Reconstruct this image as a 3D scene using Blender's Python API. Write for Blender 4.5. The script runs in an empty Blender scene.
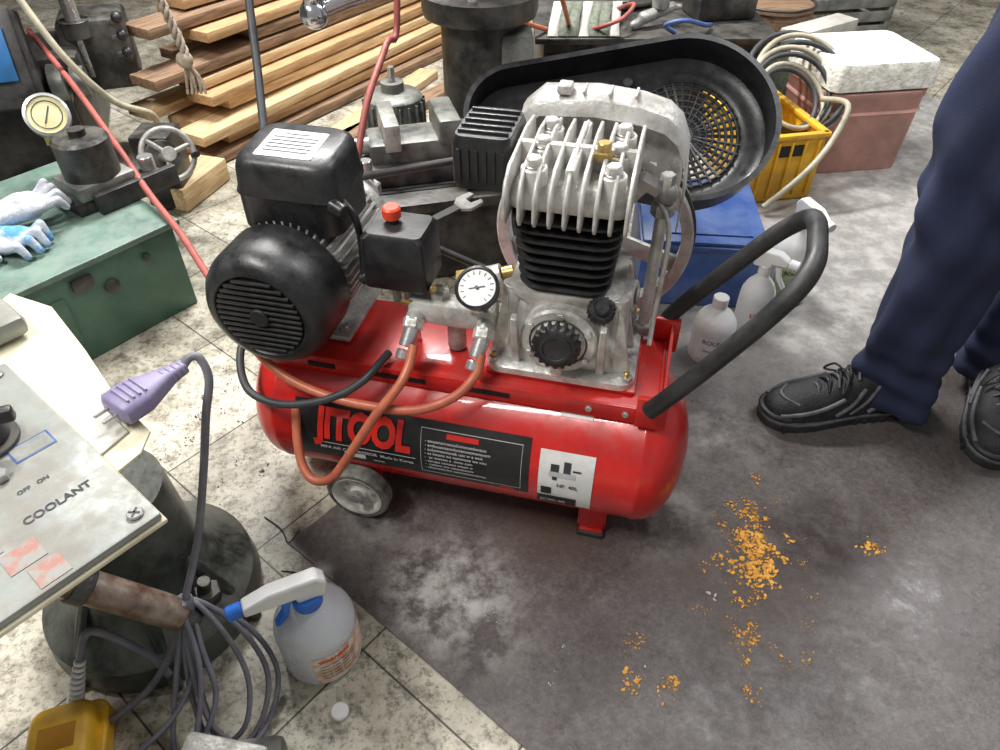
import bpy, bmesh, math, random
from mathutils import Vector, Matrix, Quaternion
random.seed(7)
S=bpy.context.scene
S.view_settings.view_transform='Standard'
pi=math.pi
# ------------------------------------------------------------------ materials
def _nt(name):
    m=bpy.data.materials.new(name);m.use_nodes=True
    return m,m.node_tree,m.node_tree.nodes['Principled BSDF']
def mat(name,c1,c2=None,rough=.5,metal=0,scale=10,bump=0,bscale=None,coat=0,lo=.4,hi=.62,rvar=.12,trans=0,emit=0,stretch=None,dust=0,dcol=(.36,.34,.31)):
    m,nt,b=_nt(name);N=nt.nodes;L=nt.links
    tc=N.new('ShaderNodeTexCoord');src=tc.outputs['Object']
    if stretch:
        mp=N.new('ShaderNodeMapping');mp.inputs['Scale'].default_value=stretch;L.new(src,mp.inputs[0]);src=mp.outputs[0]
    nz=N.new('ShaderNodeTexNoise');nz.inputs['Scale'].default_value=scale;nz.inputs['Detail'].default_value=8
    nz.inputs['Roughness'].default_value=.65
    L.new(src,nz.inputs['Vector'])
    r=N.new('ShaderNodeValToRGB');r.color_ramp.elements[0].position=lo;r.color_ramp.elements[1].position=hi
    c2=c2 or tuple(x*.8 for x in c1)
    r.color_ramp.elements[0].color=(*c1,1);r.color_ramp.elements[1].color=(*c2,1)
    L.new(nz.outputs['Fac'],r.inputs[0]);col=r.outputs[0]
    mr=N.new('ShaderNodeMapRange');mr.inputs['From Min'].default_value=.3;mr.inputs['From Max'].default_value=.7
    mr.inputs['To Min'].default_value=max(.03,rough-rvar);mr.inputs['To Max'].default_value=min(1,rough+rvar)
    L.new(nz.outputs['Fac'],mr.inputs['Value']);rg=mr.outputs[0]
    if dust:   # settled dust / grime, more on upward faces
        g=N.new('ShaderNodeNewGeometry');sx=N.new('ShaderNodeSeparateXYZ');L.new(g.outputs['Normal'],sx.inputs[0])
        n3=N.new('ShaderNodeTexNoise');n3.inputs['Scale'].default_value=26;n3.inputs['Detail'].default_value=9;n3.inputs['Roughness'].default_value=.75;L.new(src,n3.inputs['Vector'])
        a=N.new('ShaderNodeMath');a.operation='MULTIPLY_ADD';L.new(sx.outputs['Z'],a.inputs[0]);a.inputs[1].default_value=.22;a.inputs[2].default_value=-.60
        s2=N.new('ShaderNodeMath');s2.operation='ADD';L.new(a.outputs[0],s2.inputs[0]);L.new(n3.outputs['Fac'],s2.inputs[1])
        k=N.new('ShaderNodeMath');k.operation='MULTIPLY';k.use_clamp=True;L.new(s2.outputs[0],k.inputs[0]);k.inputs[1].default_value=6
        k2=N.new('ShaderNodeMath');k2.operation='MULTIPLY';L.new(k.outputs[0],k2.inputs[0]);k2.inputs[1].default_value=dust
        mx=N.new('ShaderNodeMix');mx.data_type='RGBA';L.new(k2.outputs[0],mx.inputs[0]);L.new(col,mx.inputs[6]);mx.inputs[7].default_value=(*dcol,1);col=mx.outputs[2]
        m2=N.new('ShaderNodeMix');m2.data_type='FLOAT';L.new(k2.outputs[0],m2.inputs[0]);L.new(rg,m2.inputs[2]);m2.inputs[3].default_value=.8;rg=m2.outputs[0]
    L.new(col,b.inputs['Base Color']);L.new(rg,b.inputs['Roughness'])
    b.inputs['Metallic'].default_value=metal;b.inputs['Coat Weight'].default_value=coat
    b.inputs['Transmission Weight'].default_value=trans
    if bump:
        n2=N.new('ShaderNodeTexNoise');n2.inputs['Scale'].default_value=bscale or scale*6;n2.inputs['Detail'].default_value=4
        L.new(src,n2.inputs['Vector'])
        bp=N.new('ShaderNodeBump');bp.inputs['Strength'].default_value=bump;bp.inputs['Distance'].default_value=.004
        L.new(n2.outputs['Fac'],bp.inputs['Height']);L.new(bp.outputs[0],b.inputs['Normal'])
    return m
red=mat('red_paint',(.66,.016,.012),(.46,.013,.012),.30,0,7,.04,60,coat=.3,dust=.22,dcol=(.30,.08,.06))
redknob=mat('red_plastic',(.90,.08,.03),None,.4)
blk=mat('black_plastic',(.012,.012,.013),(.025,.025,.027),.36,0,30,.1,200,dust=.10,dcol=(.20,.19,.18))
blkm=mat('black_dusty',(.016,.016,.017),(.06,.058,.055),.5,0,14,.15,120)
rub=mat('black_rubber',(.015,.015,.017),(.035,.035,.035),.5,0,20,.1,dust=.08,dcol=(.2,.19,.18))
alu=mat('cast_aluminium',(.70,.69,.66),(.36,.345,.32),.40,.35,24,.25,160,lo=.42,hi=.70,dust=.55,dcol=(.17,.155,.13))
alud=mat('dirty_aluminium',(.50,.49,.46),(.24,.23,.22),.48,.35,18,.3,140,dust=.4,dcol=(.15,.14,.12))
steel=mat('steel',(.66,.66,.66),(.40,.39,.38),.30,.75,25,.05)
chrome=mat('chrome',(.8,.8,.82),(.65,.65,.67),.14,1,5)
iron=mat('dark_cast_iron',(.028,.028,.028),(.10,.095,.085),.42,.3,12,.3,70,dust=.25,dcol=(.22,.20,.17))
irong=mat('grey_oily_machine',(.09,.10,.095),(.27,.27,.25),.40,.3,9,.3,60,dust=.3,dcol=(.34,.32,.28))
greenm=mat('green_machine_paint',(.045,.13,.085),(.09,.18,.13),.42,0,8,.12,60,dust=.25,dcol=(.22,.24,.2))
greenl=mat('green_grey_lid',(.14,.24,.19),(.08,.14,.115),.38,0,8,.12,60,dust=.3,dcol=(.3,.32,.28))
greend=mat('dark_green_casting',(.016,.024,.020),(.09,.10,.085),.36,.1,10,.5,30,dust=.3,dcol=(.20,.19,.16))
brass=mat('brass',(.6,.42,.15),(.35,.24,.1),.35,.8,30)
orange=mat('orange_hose',(.58,.17,.09),(.44,.11,.06),.42,0,25)
redhose=mat('dull_red_hose',(.44,.12,.10),(.30,.08,.07),.5,0,25)
grayc=mat('grey_cable',(.13,.13,.16),(.20,.20,.23),.5,0,20)
cablk=mat('dark_cable',(.03,.035,.04),(.06,.06,.065),.5,0,20)
plugm=mat('mauve_plug',(.20,.17,.30),(.27,.24,.35),.5,0,20)
white=mat('white_plastic',(.80,.80,.79),(.70,.70,.69),.35,0,10)
whited=mat('off_white',(.6,.58,.52),(.45,.43,.38),.6,0,15)
bluep=mat('blue_plastic',(.03,.18,.70),(.02,.12,.5),.35,0,10)
blueb=mat('blue_bin_plastic',(.030,.085,.30),(.09,.15,.34),.4,0,8,.05)
yel=mat('yellow_plastic',(.85,.48,.02),(.62,.33,.03),.45,0,9,.05,dust=.25,dcol=(.3,.22,.1))
yelp=mat('yellow_paint',(.70,.45,.05),(.5,.33,.05),.5,0,9)
pink=mat('terracotta_pink_pail',(.62,.33,.27),(.44,.25,.21),.55,0,7,.1,dust=.45,dcol=(.30,.21,.17))
foam=mat('white_foam',(.86,.85,.77),(.56,.54,.46),.85,0,40,1,90)
cream=mat('cream_sheet',(.84,.80,.60),(.58,.52,.36),.6,0,5,.05,dust=.2,dcol=(.35,.30,.2))
wood=mat('pine_wood',(.58,.37,.19),(.38,.22,.10),.65,0,9,.15,60,stretch=(1,12,12))
wood2=mat('old_wood',(.32,.20,.12),(.15,.09,.055),.7,0,9,.15,60,stretch=(1,12,12))
wood3=mat('pale_wood',(.72,.53,.31),(.50,.33,.17),.65,0,9,.15,60,stretch=(1,12,12))
navy=mat('navy_cloth',(.011,.016,.046),(.019,.027,.068),.85,0,10,.25,500)
shoeb=mat('black_shoe',(.012,.012,.014),(.032,.032,.034),.6,0,30,.5,300)
shoeg=mat('grey_shoe_trim',(.075,.075,.085),(.15,.15,.16),.55,0,30,.2,300)
labelb=mat('black_label',(.012,.012,.014),(.022,.022,.022),.4,0,20)
labelw=mat('white_label',(.85,.85,.83),(.70,.70,.68),.45,0,20)
labelr=mat('red_print',(.80,.03,.02),None,.4)
labelt=mat('white_print',(.60,.60,.60),None,.5)
silverl=mat('silver_label',(.50,.52,.55),(.60,.62,.65),.35,.2,40)
panelg=mat('grey_control_panel',(.33,.36,.34),(.21,.22,.205),.38,.2,6,.05,dust=.45,dcol=(.19,.155,.12))
panelr=mat('worn_red_patch',(.34,.17,.14),(.27,.26,.24),.5,.1,45,lo=.45,hi=.55)
blue=mat('blue_panel_face',(.02,.16,.40),(.02,.1,.25),.4,0,10)
gaugef=mat('gauge_face',(.85,.85,.83),None,.3)
gaugey=mat('yellowed_gauge_face',(.80,.74,.44),(.62,.55,.29),.3,0,20)
bottle=mat('translucent_bottle',(.74,.77,.80),(.64,.67,.71),.3,0,8,trans=.2)
liquid=mat('bottle_label',(.66,.38,.23),(.78,.73,.65),.5,0,60)
labgreen=mat('green_label',(.18,.30,.06),(.60,.62,.48),.5,0,35)
cloth=mat('white_glove_cloth',(.68,.70,.73),(.38,.40,.44),.9,0,18,.6,300)
bluecl=mat('blue_glove_cloth',(.10,.32,.58),(.50,.55,.62),.85,0,14,.5,300,lo=.45,hi=.55)
rope_m=mat('rope_fibre',(.50,.43,.34),(.30,.24,.18),.9,0,50,.5,200)
card=mat('brown_cardboard',(.22,.15,.09),(.14,.1,.06),.8,0,6)
strap=mat('olive_webbing',(.20,.22,.17),(.12,.13,.10),.85,0,40,.4,300)
flake=mat('orange_paint_flakes',(.82,.42,.06),(.50,.22,.03),.6,0,60)
wallm=mat('dark_workshop_wall',(.10,.10,.10),(.06,.06,.06),.8,0,3,.1)
void_shade=mat('dark_void',(.005,.005,.006),None,.6)  # near-black colour painted in for the shade inside slots and recesses
tyre=mat('white_wheel',(.76,.74,.68),(.52,.50,.45),.5,0,25)
tyreg=mat('grey_tyre',(.06,.06,.055),(.22,.21,.19),.7,0,25,.2)
hm=mat('beige_hose',(.50,.46,.34),(.34,.31,.23),.5,0,20)
debris=mat('dark_debris',(.03,.028,.025),(.12,.11,.10),.6,.2,60)
concrete=mat('pale_scraps',(.62,.60,.55),(.4,.38,.35),.7,0,60)

def nd(nt,t,**k):
    n=nt.nodes.new(t)
    for a,b in k.items(): setattr(n,a,b)
    return n
def math_n(nt,op,a,b=None,clamp=False):
    n=nt.nodes.new('ShaderNodeMath');n.operation=op;n.use_clamp=clamp
    for i,x in enumerate((a,b)):
        if x is None: continue
        if isinstance(x,(int,float)): n.inputs[i].default_value=x
        else: nt.links.new(x,n.inputs[i])
    return n.outputs[0]
def noise_n(nt,src,scale,detail=6,rough=.6):
    n=nt.nodes.new('ShaderNodeTexNoise');n.inputs['Scale'].default_value=scale;n.inputs['Detail'].default_value=detail
    n.inputs['Roughness'].default_value=rough;nt.links.new(src,n.inputs['Vector']);return n.outputs['Fac']
def ramp_n(nt,fac,els):
    r=nt.nodes.new('ShaderNodeValToRGB');e=r.color_ramp.elements
    while len(e)<len(els): e.new(.5)
    for i,(p,c) in enumerate(els):
        e[i].position=p;e[i].color=(*c,1) if len(c)==3 else c
    nt.links.new(fac,r.inputs[0]);return r.outputs[0]
def mixc(nt,f,a,b,mode='MIX'):
    n=nt.nodes.new('ShaderNodeMix');n.data_type='RGBA';n.blend_type=mode
    if isinstance(f,(int,float)): n.inputs[0].default_value=f
    else: nt.links.new(f,n.inputs[0])
    for i,x in ((6,a),(7,b)):
        if isinstance(x,tuple): n.inputs[i].default_value=(*x,1)
        else: nt.links.new(x,n.inputs[i])
    return n.outputs[2]
E1=Vector((.765,-.643,0));E2=Vector((.643,.765,0))
def dotn(nt,src,v,off=0):
    n=nt.nodes.new('ShaderNodeVectorMath');n.operation='DOT_PRODUCT';nt.links.new(src,n.inputs[0]);n.inputs[1].default_value=v
    return math_n(nt,'ADD',n.outputs['Value'],off)
def tile_mat():
    m,nt,b=_nt('speckled_floor_tile');L=nt.links
    tc=nd(nt,'ShaderNodeTexCoord').outputs['Object']
    p0=Vector((-.146,.588,0));p1=Vector((-.40,.80,0))
    u=dotn(nt,tc,E1,-p0.dot(E1)+3.0);v=dotn(nt,tc,E2,-p1.dot(E2)+3.0)
    cb=nt.nodes.new('ShaderNodeCombineXYZ');L.new(u,cb.inputs[0]);L.new(v,cb.inputs[1])
    br=nt.nodes.new('ShaderNodeTexBrick');br.offset=0;L.new(cb.outputs[0],br.inputs['Vector'])
    br.inputs['Scale'].default_value=1;br.inputs['Brick Width'].default_value=.3;br.inputs['Row Height'].default_value=.3
    br.inputs['Mortar Size'].default_value=.0020;br.inputs['Mortar Smooth'].default_value=.3
    br.inputs['Color1'].default_value=(.66,.61,.50,1);br.inputs['Color2'].default_value=(.53,.50,.41,1);br.inputs['Mortar'].default_value=(.10,.09,.075,1)
    sp=ramp_n(nt,noise_n(nt,tc,110,3,.7),[(.37,(.38,.37,.34)),(.49,(1,1,1))])
    c=mixc(nt,.8,br.outputs['Color'],sp,'MULTIPLY')
    gr=ramp_n(nt,noise_n(nt,tc,4,8,.7),[(.42,(1,1,1)),(.62,(.32,.30,.26))])
    c=mixc(nt,.85,c,gr,'MULTIPLY')
    g2=ramp_n(nt,noise_n(nt,tc,22,7,.75),[(.50,(1,1,1)),(.62,(.28,.26,.24))])
    c=mixc(nt,.7,c,g2,'MULTIPLY')
    L.new(c,b.inputs['Base Color']);b.inputs['Roughness'].default_value=.45
    bp=nt.nodes.new('ShaderNodeBump');bp.inputs['Strength'].default_value=.3;bp.inputs['Distance'].default_value=.002
    L.new(br.outputs['Fac'],bp.inputs['Height']);bp.invert=True;L.new(bp.outputs[0],b.inputs['Normal'])
    return m
def blob_mask(nt,pos,c,r,soft):
    n=nt.nodes.new('ShaderNodeVectorMath');n.operation='DISTANCE';nt.links.new(pos,n.inputs[0]);n.inputs[1].default_value=c
    mr=nt.nodes.new('ShaderNodeMapRange');mr.interpolation_type='SMOOTHSTEP'
    mr.inputs['From Min'].default_value=r;mr.inputs['From Max'].default_value=r+soft;mr.inputs['To Min'].default_value=1;mr.inputs['To Max'].default_value=0
    nt.links.new(n.outputs['Value'],mr.inputs['Value']);return mr.outputs[0]
def plate_mat():
    m,nt,b=_nt('worn_steel_plate');L=nt.links
    tc=nd(nt,'ShaderNodeTexCoord').outputs['Object']
    n1=noise_n(nt,tc,2.4,10,.65);n2=noise_n(nt,tc,14,10,.75);n3=noise_n(nt,tc,70,6,.7);n4=noise_n(nt,tc,200,3,.7)
    c=ramp_n(nt,n1,[(.34,(.075,.063,.060)),(.5,(.118,.102,.098)),(.66,(.175,.155,.148))])
    c=mixc(nt,.45,c,ramp_n(nt,n3,[(.35,(.5,.5,.5)),(.65,(1.45,1.42,1.4))]),'MULTIPLY')
    c=mixc(nt,.40,c,ramp_n(nt,n4,[(.35,(.5,.5,.5)),(.65,(1.5,1.5,1.5))]),'MULTIPLY')
    wn=ramp_n(nt,n2,[(.44,(0,0,0)),(.60,(1,1,1))])
    st=None
    for ce,r,s,w in (((.10,.86,0),.01,.17,.95),((.40,.74,0),.02,.22,.45),((.9,2.1,0),.05,.4,.5)):
        k=math_n(nt,'MULTIPLY',blob_mask(nt,tc,ce,r,s),w);st=k if st is None else math_n(nt,'MAXIMUM',st,k)
    c=mixc(nt,math_n(nt,'MULTIPLY',st,.75),c,(.090,.055,.040))
    dk=None   # oily dark stains
    for ce,r,s,w in (((.62,.80,0),.02,.17,.8),((.80,.64,0),.02,.16,.75),((.05,.50,0),.05,.2,.35),((-.22,.72,0),.0,.12,.5),((.60,1.02,0),.0,.12,.5)):
        k=math_n(nt,'MULTIPLY',blob_mask(nt,tc,ce,r,s),w);dk=k if dk is None else math_n(nt,'MAXIMUM',dk,k)
    dk=math_n(nt,'MULTIPLY',dk,math_n(nt,'ADD',math_n(nt,'MULTIPLY',wn,-.5),1.0))
    c=mixc(nt,dk,c,(.048,.038,.038))
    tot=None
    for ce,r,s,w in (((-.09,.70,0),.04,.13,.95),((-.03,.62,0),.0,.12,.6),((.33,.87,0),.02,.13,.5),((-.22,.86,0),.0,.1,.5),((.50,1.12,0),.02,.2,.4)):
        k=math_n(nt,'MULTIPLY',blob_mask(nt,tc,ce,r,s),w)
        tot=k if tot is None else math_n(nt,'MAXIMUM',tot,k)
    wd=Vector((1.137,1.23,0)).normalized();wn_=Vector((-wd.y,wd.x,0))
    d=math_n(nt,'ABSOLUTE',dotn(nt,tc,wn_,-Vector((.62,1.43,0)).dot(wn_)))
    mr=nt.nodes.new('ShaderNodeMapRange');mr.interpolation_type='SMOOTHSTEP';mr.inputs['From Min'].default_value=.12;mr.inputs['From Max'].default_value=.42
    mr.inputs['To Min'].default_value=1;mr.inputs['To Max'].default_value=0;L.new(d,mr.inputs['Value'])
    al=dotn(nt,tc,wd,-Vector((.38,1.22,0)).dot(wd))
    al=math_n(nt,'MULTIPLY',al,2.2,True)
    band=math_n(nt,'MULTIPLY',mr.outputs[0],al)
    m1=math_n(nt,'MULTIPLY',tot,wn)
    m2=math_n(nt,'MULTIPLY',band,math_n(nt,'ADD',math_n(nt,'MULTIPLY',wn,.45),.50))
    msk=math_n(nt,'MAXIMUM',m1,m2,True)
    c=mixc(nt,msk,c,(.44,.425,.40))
    L.new(c,b.inputs['Base Color'])
    mr=nt.nodes.new('ShaderNodeMapRange');mr.inputs['From Min'].default_value=.35;mr.inputs['From Max'].default_value=.65
    mr.inputs['To Min'].default_value=.26;mr.inputs['To Max'].default_value=.54;L.new(n2,mr.inputs['Value'])
    rgh=math_n(nt,'SUBTRACT',mr.outputs[0],math_n(nt,'MULTIPLY',dk,.16),True)
    L.new(rgh,b.inputs['Roughness'])
    bp=nt.nodes.new('ShaderNodeBump');bp.inputs['Strength'].default_value=.22;bp.inputs['Distance'].default_value=.002
    L.new(n3,bp.inputs['Height']);L.new(bp.outputs[0],b.inputs['Normal'])
    return m
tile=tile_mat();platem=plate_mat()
# ------------------------------------------------------------------ geometry helpers
def link(ob,par=None,m=None):
    S.collection.objects.link(ob)
    if par: ob.parent=par
    if m: ob.data.materials.append(m)
    return ob
def empty(name,loc=(0,0,0),rz=0,par=None):
    e=bpy.data.objects.new(name,None);e.location=loc;e.rotation_euler=(0,0,rz);e.empty_display_size=.05
    S.collection.objects.link(e)
    if par:e.parent=par
    return e
def fin(bm,name,m,par,smooth=True,ang=35):
    me=bpy.data.meshes.new(name);bm.normal_update();bm.to_mesh(me);bm.free()
    ob=bpy.data.objects.new(name,me)
    if smooth:
        for p in me.polygons:p.use_smooth=True
        me.set_sharp_from_angle(angle=math.radians(ang))
    return link(ob,par,m)
def bev(ob,w,seg=2):
    md=ob.modifiers.new('b','BEVEL');md.width=w;md.segments=seg;md.limit_method='ANGLE';md.angle_limit=math.radians(35);return ob
def box(name,size,loc,m,par=None,rot=(0,0,0),b=.002,seg=2):
    bm=bmesh.new();bmesh.ops.create_cube(bm,size=1);bmesh.ops.scale(bm,vec=size,verts=bm.verts)
    if b>0: bmesh.ops.bevel(bm,geom=bm.edges[:],offset=min(b,min(size)*.45),segments=seg,affect='EDGES',profile=.5)
    ob=fin(bm,name,m,par);ob.location=loc;ob.rotation_euler=rot;return ob
def qz(d): return Vector((0,0,1)).rotation_difference(Vector(d).normalized())
def lathe(name,prof,loc,axis,m,par=None,n=48,cap=True,ang=35):
    bm=bmesh.new();rings=[]
    for r,z in prof:
        if r<1e-6: rings.append([bm.verts.new((0,0,z))])
        else: rings.append([bm.verts.new((r*math.cos(2*pi*i/n),r*math.sin(2*pi*i/n),z)) for i in range(n)])
    for a,b in zip(rings,rings[1:]):
        for i in range(n):
            j=(i+1)%n
            if len(a)==1 and len(b)==1: continue
            if len(a)==1: bm.faces.new((a[0],b[j],b[i]))
            elif len(b)==1: bm.faces.new((a[i],a[j],b[0]))
            else: bm.faces.new((a[i],a[j],b[j],b[i]))
    if cap:
        if len(rings[0])>1: bm.faces.new(rings[0][::-1])
        if len(rings[-1])>1: bm.faces.new(rings[-1])
    bmesh.ops.recalc_face_normals(bm,faces=bm.faces)
    ob=fin(bm,name,m,par,ang=ang);ob.location=loc;ob.rotation_mode='QUATERNION';ob.rotation_quaternion=qz(axis);return ob
def cyl(name,p0,p1,r,m,par=None,n=32,b=.0015,r2=None):
    p0=Vector(p0);p1=Vector(p1);h=(p1-p0).length;r2=r if r2 is None else r2;b=min(b,h*.3,min(r,r2)*.4)
    return lathe(name,[(0,0),(r-b,0),(r,b),(r2,h-b),(r2-b,h),(0,h)],p0,p1-p0,m,par,n,False)
def hexnut(name,p,axis,r,h,m,par=None):
    return lathe(name,[(0,0),(r,0),(r,h*.85),(r*.85,h),(0,h)],p,axis,m,par,6,False,20)
def sphere(name,c,r,m,par=None,sc=(1,1,1)):
    bm=bmesh.new();bmesh.ops.create_uvsphere(bm,u_segments=28,v_segments=16,radius=r);bmesh.ops.scale(bm,vec=sc,verts=bm.verts)
    ob=fin(bm,name,m,par,ang=180);ob.location=c;return ob
def tube(name,pts,r,m,par=None,cyc=False,kind='NURBS',res=6):
    cu=bpy.data.curves.new(name,'CURVE');cu.dimensions='3D';cu.bevel_depth=r;cu.bevel_resolution=4;cu.use_fill_caps=True
    if kind=='POLY':
        sp=cu.splines.new('POLY');sp.points.add(len(pts)-1)
        for q,p in zip(sp.points,pts): q.co=(*p,1)
    else:
        P=[Vector(p) for p in pts];out=[];n=len(P)
        rng=range(n) if cyc else range(n-1)
        for i in rng:
            if cyc: a,b,c,d=P[i-1],P[i],P[(i+1)%n],P[(i+2)%n]
            else: a,b,c,d=P[max(i-1,0)],P[i],P[i+1],P[min(i+2,n-1)]
            for k in range(res):
                t=k/res;out.append(.5*((2*b)+(c-a)*t+(2*a-5*b+4*c-d)*t*t+(3*b-a-3*c+d)*t**3))
        if not cyc: out.append(P[-1])
        sp=cu.splines.new('POLY');sp.points.add(len(out)-1)
        for q,p in zip(sp.points,out): q.co=(*p,1)
    sp.use_cyclic_u=cyc;sp.use_smooth=True
    ob=bpy.data.objects.new(name,cu);return link(ob,par,m)
def ring(name,c,axis,R,r,m,par=None,n=40):
    q=qz(axis);pts=[Vector(c)+q@Vector((R*math.cos(2*pi*i/n),R*math.sin(2*pi*i/n),0)) for i in range(n)]
    return tube(name,pts,r,m,par,True,'POLY')
def prism(name,poly,d,m,par=None,M=None,b=0):
    bm=bmesh.new();a=[bm.verts.new((x,y,0)) for x,y in poly];c=[bm.verts.new((x,y,d)) for x,y in poly];n=len(poly)
    bm.faces.new(a[::-1]);bm.faces.new(c)
    for i in range(n): bm.faces.new((a[i],a[(i+1)%n],c[(i+1)%n],c[i]))
    bmesh.ops.recalc_face_normals(bm,faces=bm.faces)
    ob=fin(bm,name,m,par)
    if M is not None: ob.matrix_local=M
    if b: bev(ob,b)
    return ob
def rrect(w,h,r,n=5):
    out=[]
    for cx,cy,a0 in ((w/2-r,h/2-r,0),(-w/2+r,h/2-r,pi/2),(-w/2+r,-h/2+r,pi),(w/2-r,-h/2+r,1.5*pi)):
        for i in range(n+1):
            a=a0+pi/2*i/n;out.append((cx+r*math.cos(a),cy+r*math.sin(a)))
    return out
def loft(name,secs,m,par=None,cap=True,ang=50):
    bm=bmesh.new();R=[[bm.verts.new(p) for p in s] for s in secs];n=len(R[0])
    for a,b in zip(R,R[1:]):
        for i in range(n): bm.faces.new((a[i],a[(i+1)%n],b[(i+1)%n],b[i]))
    if cap: bm.faces.new(R[0][::-1]);bm.faces.new(R[-1])
    bmesh.ops.recalc_face_normals(bm,faces=bm.faces)
    return fin(bm,name,m,par,ang=ang)
def frame(o,xa,za):
    z=Vector(za).normalized();x=Vector(xa);x=(x-z*x.dot(z)).normalized();y=z.cross(x)
    M=Matrix((x,y,z)).transposed().to_4x4();M.translation=Vector(o);return M
def textmesh(s,size,bold=0,shear=0,align='LEFT',space=1.0):
    cu=bpy.data.curves.new('t','FONT');cu.body=s;cu.size=size;cu.offset=bold;cu.shear=shear;cu.align_x=align;cu.resolution_u=3;cu.space_character=space
    ob=bpy.data.objects.new('t',cu);S.collection.objects.link(ob)
    bpy.context.view_layer.update()
    me=bpy.data.meshes.new_from_object(ob.evaluated_get(bpy.context.evaluated_depsgraph_get()))
    bpy.data.objects.remove(ob);return me
def text_flat(name,s,size,M,m,par=None,bold=0,align='CENTER'):
    me=textmesh(s,size,bold,0,align);me.materials.clear();ob=bpy.data.objects.new(name,me);ob.data.materials.append(m)
    S.collection.objects.link(ob);ob.parent=par;ob.matrix_local=M;return ob
def capsules(name,caps,m,par=None,vox=.006,sm=6):
    bm=bmesh.new()
    for p0,p1,r0,r1 in caps:
        p0=Vector(p0);p1=Vector(p1);d=p1-p0;h=max(d.length,1e-4);q=qz(d) if d.length>1e-4 else Quaternion()
        n=16;rg=[]
        for k in range(5):
            a=-pi/2+pi/2*k/4;rg.append((max(r0*math.cos(a),1e-4),r0*math.sin(a)))
        for k in range(5):
            a=pi/2*k/4;rg.append((max(r1*math.cos(a),1e-4),h+r1*math.sin(a)))
        R=[[bm.verts.new(p0+q@Vector((r*math.cos(2*pi*i/n),r*math.sin(2*pi*i/n),z))) for i in range(n)] for r,z in rg]
        for a,b in zip(R,R[1:]):
            for i in range(n): bm.faces.new((a[i],a[(i+1)%n],b[(i+1)%n],b[i]))
        bm.faces.new(R[0][::-1]);bm.faces.new(R[-1])
    ob=fin(bm,name,m,par,ang=180)
    r=ob.modifiers.new('r','REMESH');r.mode='VOXEL';r.voxel_size=vox;r.use_smooth_shade=True
    s=ob.modifiers.new('s','SMOOTH');s.iterations=sm;s.factor=.5
    return ob
# ------------------------------------------------------------------ room
box('floor',(9,9,.1),(0,1.5,-.05),tile,b=0)
box('wall_back',(7,.1,3),(0,5.4,1.5),wallm,b=0)
box('wall_left',(.1,7,3),(-3.5,1.7,1.5),wallm,b=0)
pc=Vector((-.40,.80,0))
pp=[pc,pc+E1*2.6,pc+E1*2.6+E2*3.1,pc+E2*3.1]
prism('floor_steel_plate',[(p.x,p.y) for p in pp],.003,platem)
# ------------------------------------------------------------------ COMPRESSOR
ZR=math.atan2(-.236,.972)
C=empty('air_compressor',(.193,.909,.003),ZR)
R=.14;ZC=.18
prof=[]
Lc0,Lc1=-.595,.075
for k in range(11):
    a=pi/2*k/10;prof.append((R*math.sin(a),Lc0-.072*math.cos(a)))
prof+= [(R+.0015,Lc0+.004),(R+.0015,Lc0+.010),(R,Lc0+.012),(R,Lc1-.012),(R+.0015,Lc1-.010),(R+.0015,Lc1-.004),(R,Lc1)]
for k in range(1,11):
    a=pi/2*k/10;prof.append((R*math.cos(a),Lc1+.072*math.sin(a)))
lathe('tank',prof,(0,0,ZC),(1,0,0),red,C,96,False,60)
def patch(name,s0,s1,a0,a1,off,m,nr=14):
    bm=bmesh.new();g=[]
    for i in range(nr+1):
        a=math.radians(a0+(a1-a0)*i/nr);g.append([bm.verts.new((s,-(R+off)*math.cos(a),ZC+(R+off)*math.sin(a))) for s in (s0,s1)])
    for a,b in zip(g,g[1:]): bm.faces.new((a[0],a[1],b[1],b[0]))
    return fin(bm,name,m,C,ang=180)
def ctext(name,s,size,s0,a0,off,m,bold=0,shear=0,space=1,sx=1,sy=1):
    me=textmesh(s,size,bold,shear,'LEFT',space)
    bm=bmesh.new();bm.from_mesh(me)
    bmesh.ops.triangulate(bm,faces=bm.faces)
    bmesh.ops.subdivide_edges(bm,edges=[e for e in bm.edges if e.calc_length()>size*.15],cuts=2)
    for v in bm.verts:
        a=math.radians(a0)+v.co.y*sy/(R+off);v.co=(s0+v.co.x*sx,-(R+off)*math.cos(a),ZC+(R+off)*math.sin(a))
    return fin(bm,name,m,C,smooth=False)
patch('label_black',-.545,-.115,-14,36,.0012,labelb)
ctext('label_brand_lettering','JITOOL',.070,-.503,8.5,.004,labelr,.0036,.10,.98,.78,1.18)
patch('label_strip',-.50,-.318,2.2,3.0,.002,labelt,3)
ctext('label_sub','MINI AIR COMPRESSOR  Made in Korea',.0105,-.500,-3,.003,labelt,.0002)
patch('label_badge',-.455,-.415,-9.5,-4.5,.0016,labelw,3)
ctext('label_sub2','www.',.010,-.40,-9,.003,labelt,.0002)
for s0,s1,a0,a1 in ((-.308,-.128,29.5,30.1),(-.308,-.128,-9.3,-8.7),(-.308,-.3072,-9,30),(-.1288,-.128,-9,30)):
    patch('label_frame',s0,s1,a0,a1,.002,labelt,6)
patch('label_head',-.262,-.205,24,28,.002,labelr,3)
for i in range(8):
    ctext('label_line','- '+''.join(random.choice('omeknwx zaus ') for _ in range(20+random.randrange(7))),.0085,-.300,19.5-3.4*i,.003,labelt,.0001)
patch('label_arrow',-.165,-.140,-12.5,-10.5,.002,labelr,2)
patch('label_spec',-.098,-.005,-24,30,.0012,labelw)
patch('label_spec_base',-.098,-.030,-23,-11,.002,labelb,3)
ctext('label_model','JC30-40',.0135,-.093,-19,.003,labelt,.0004)
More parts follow.
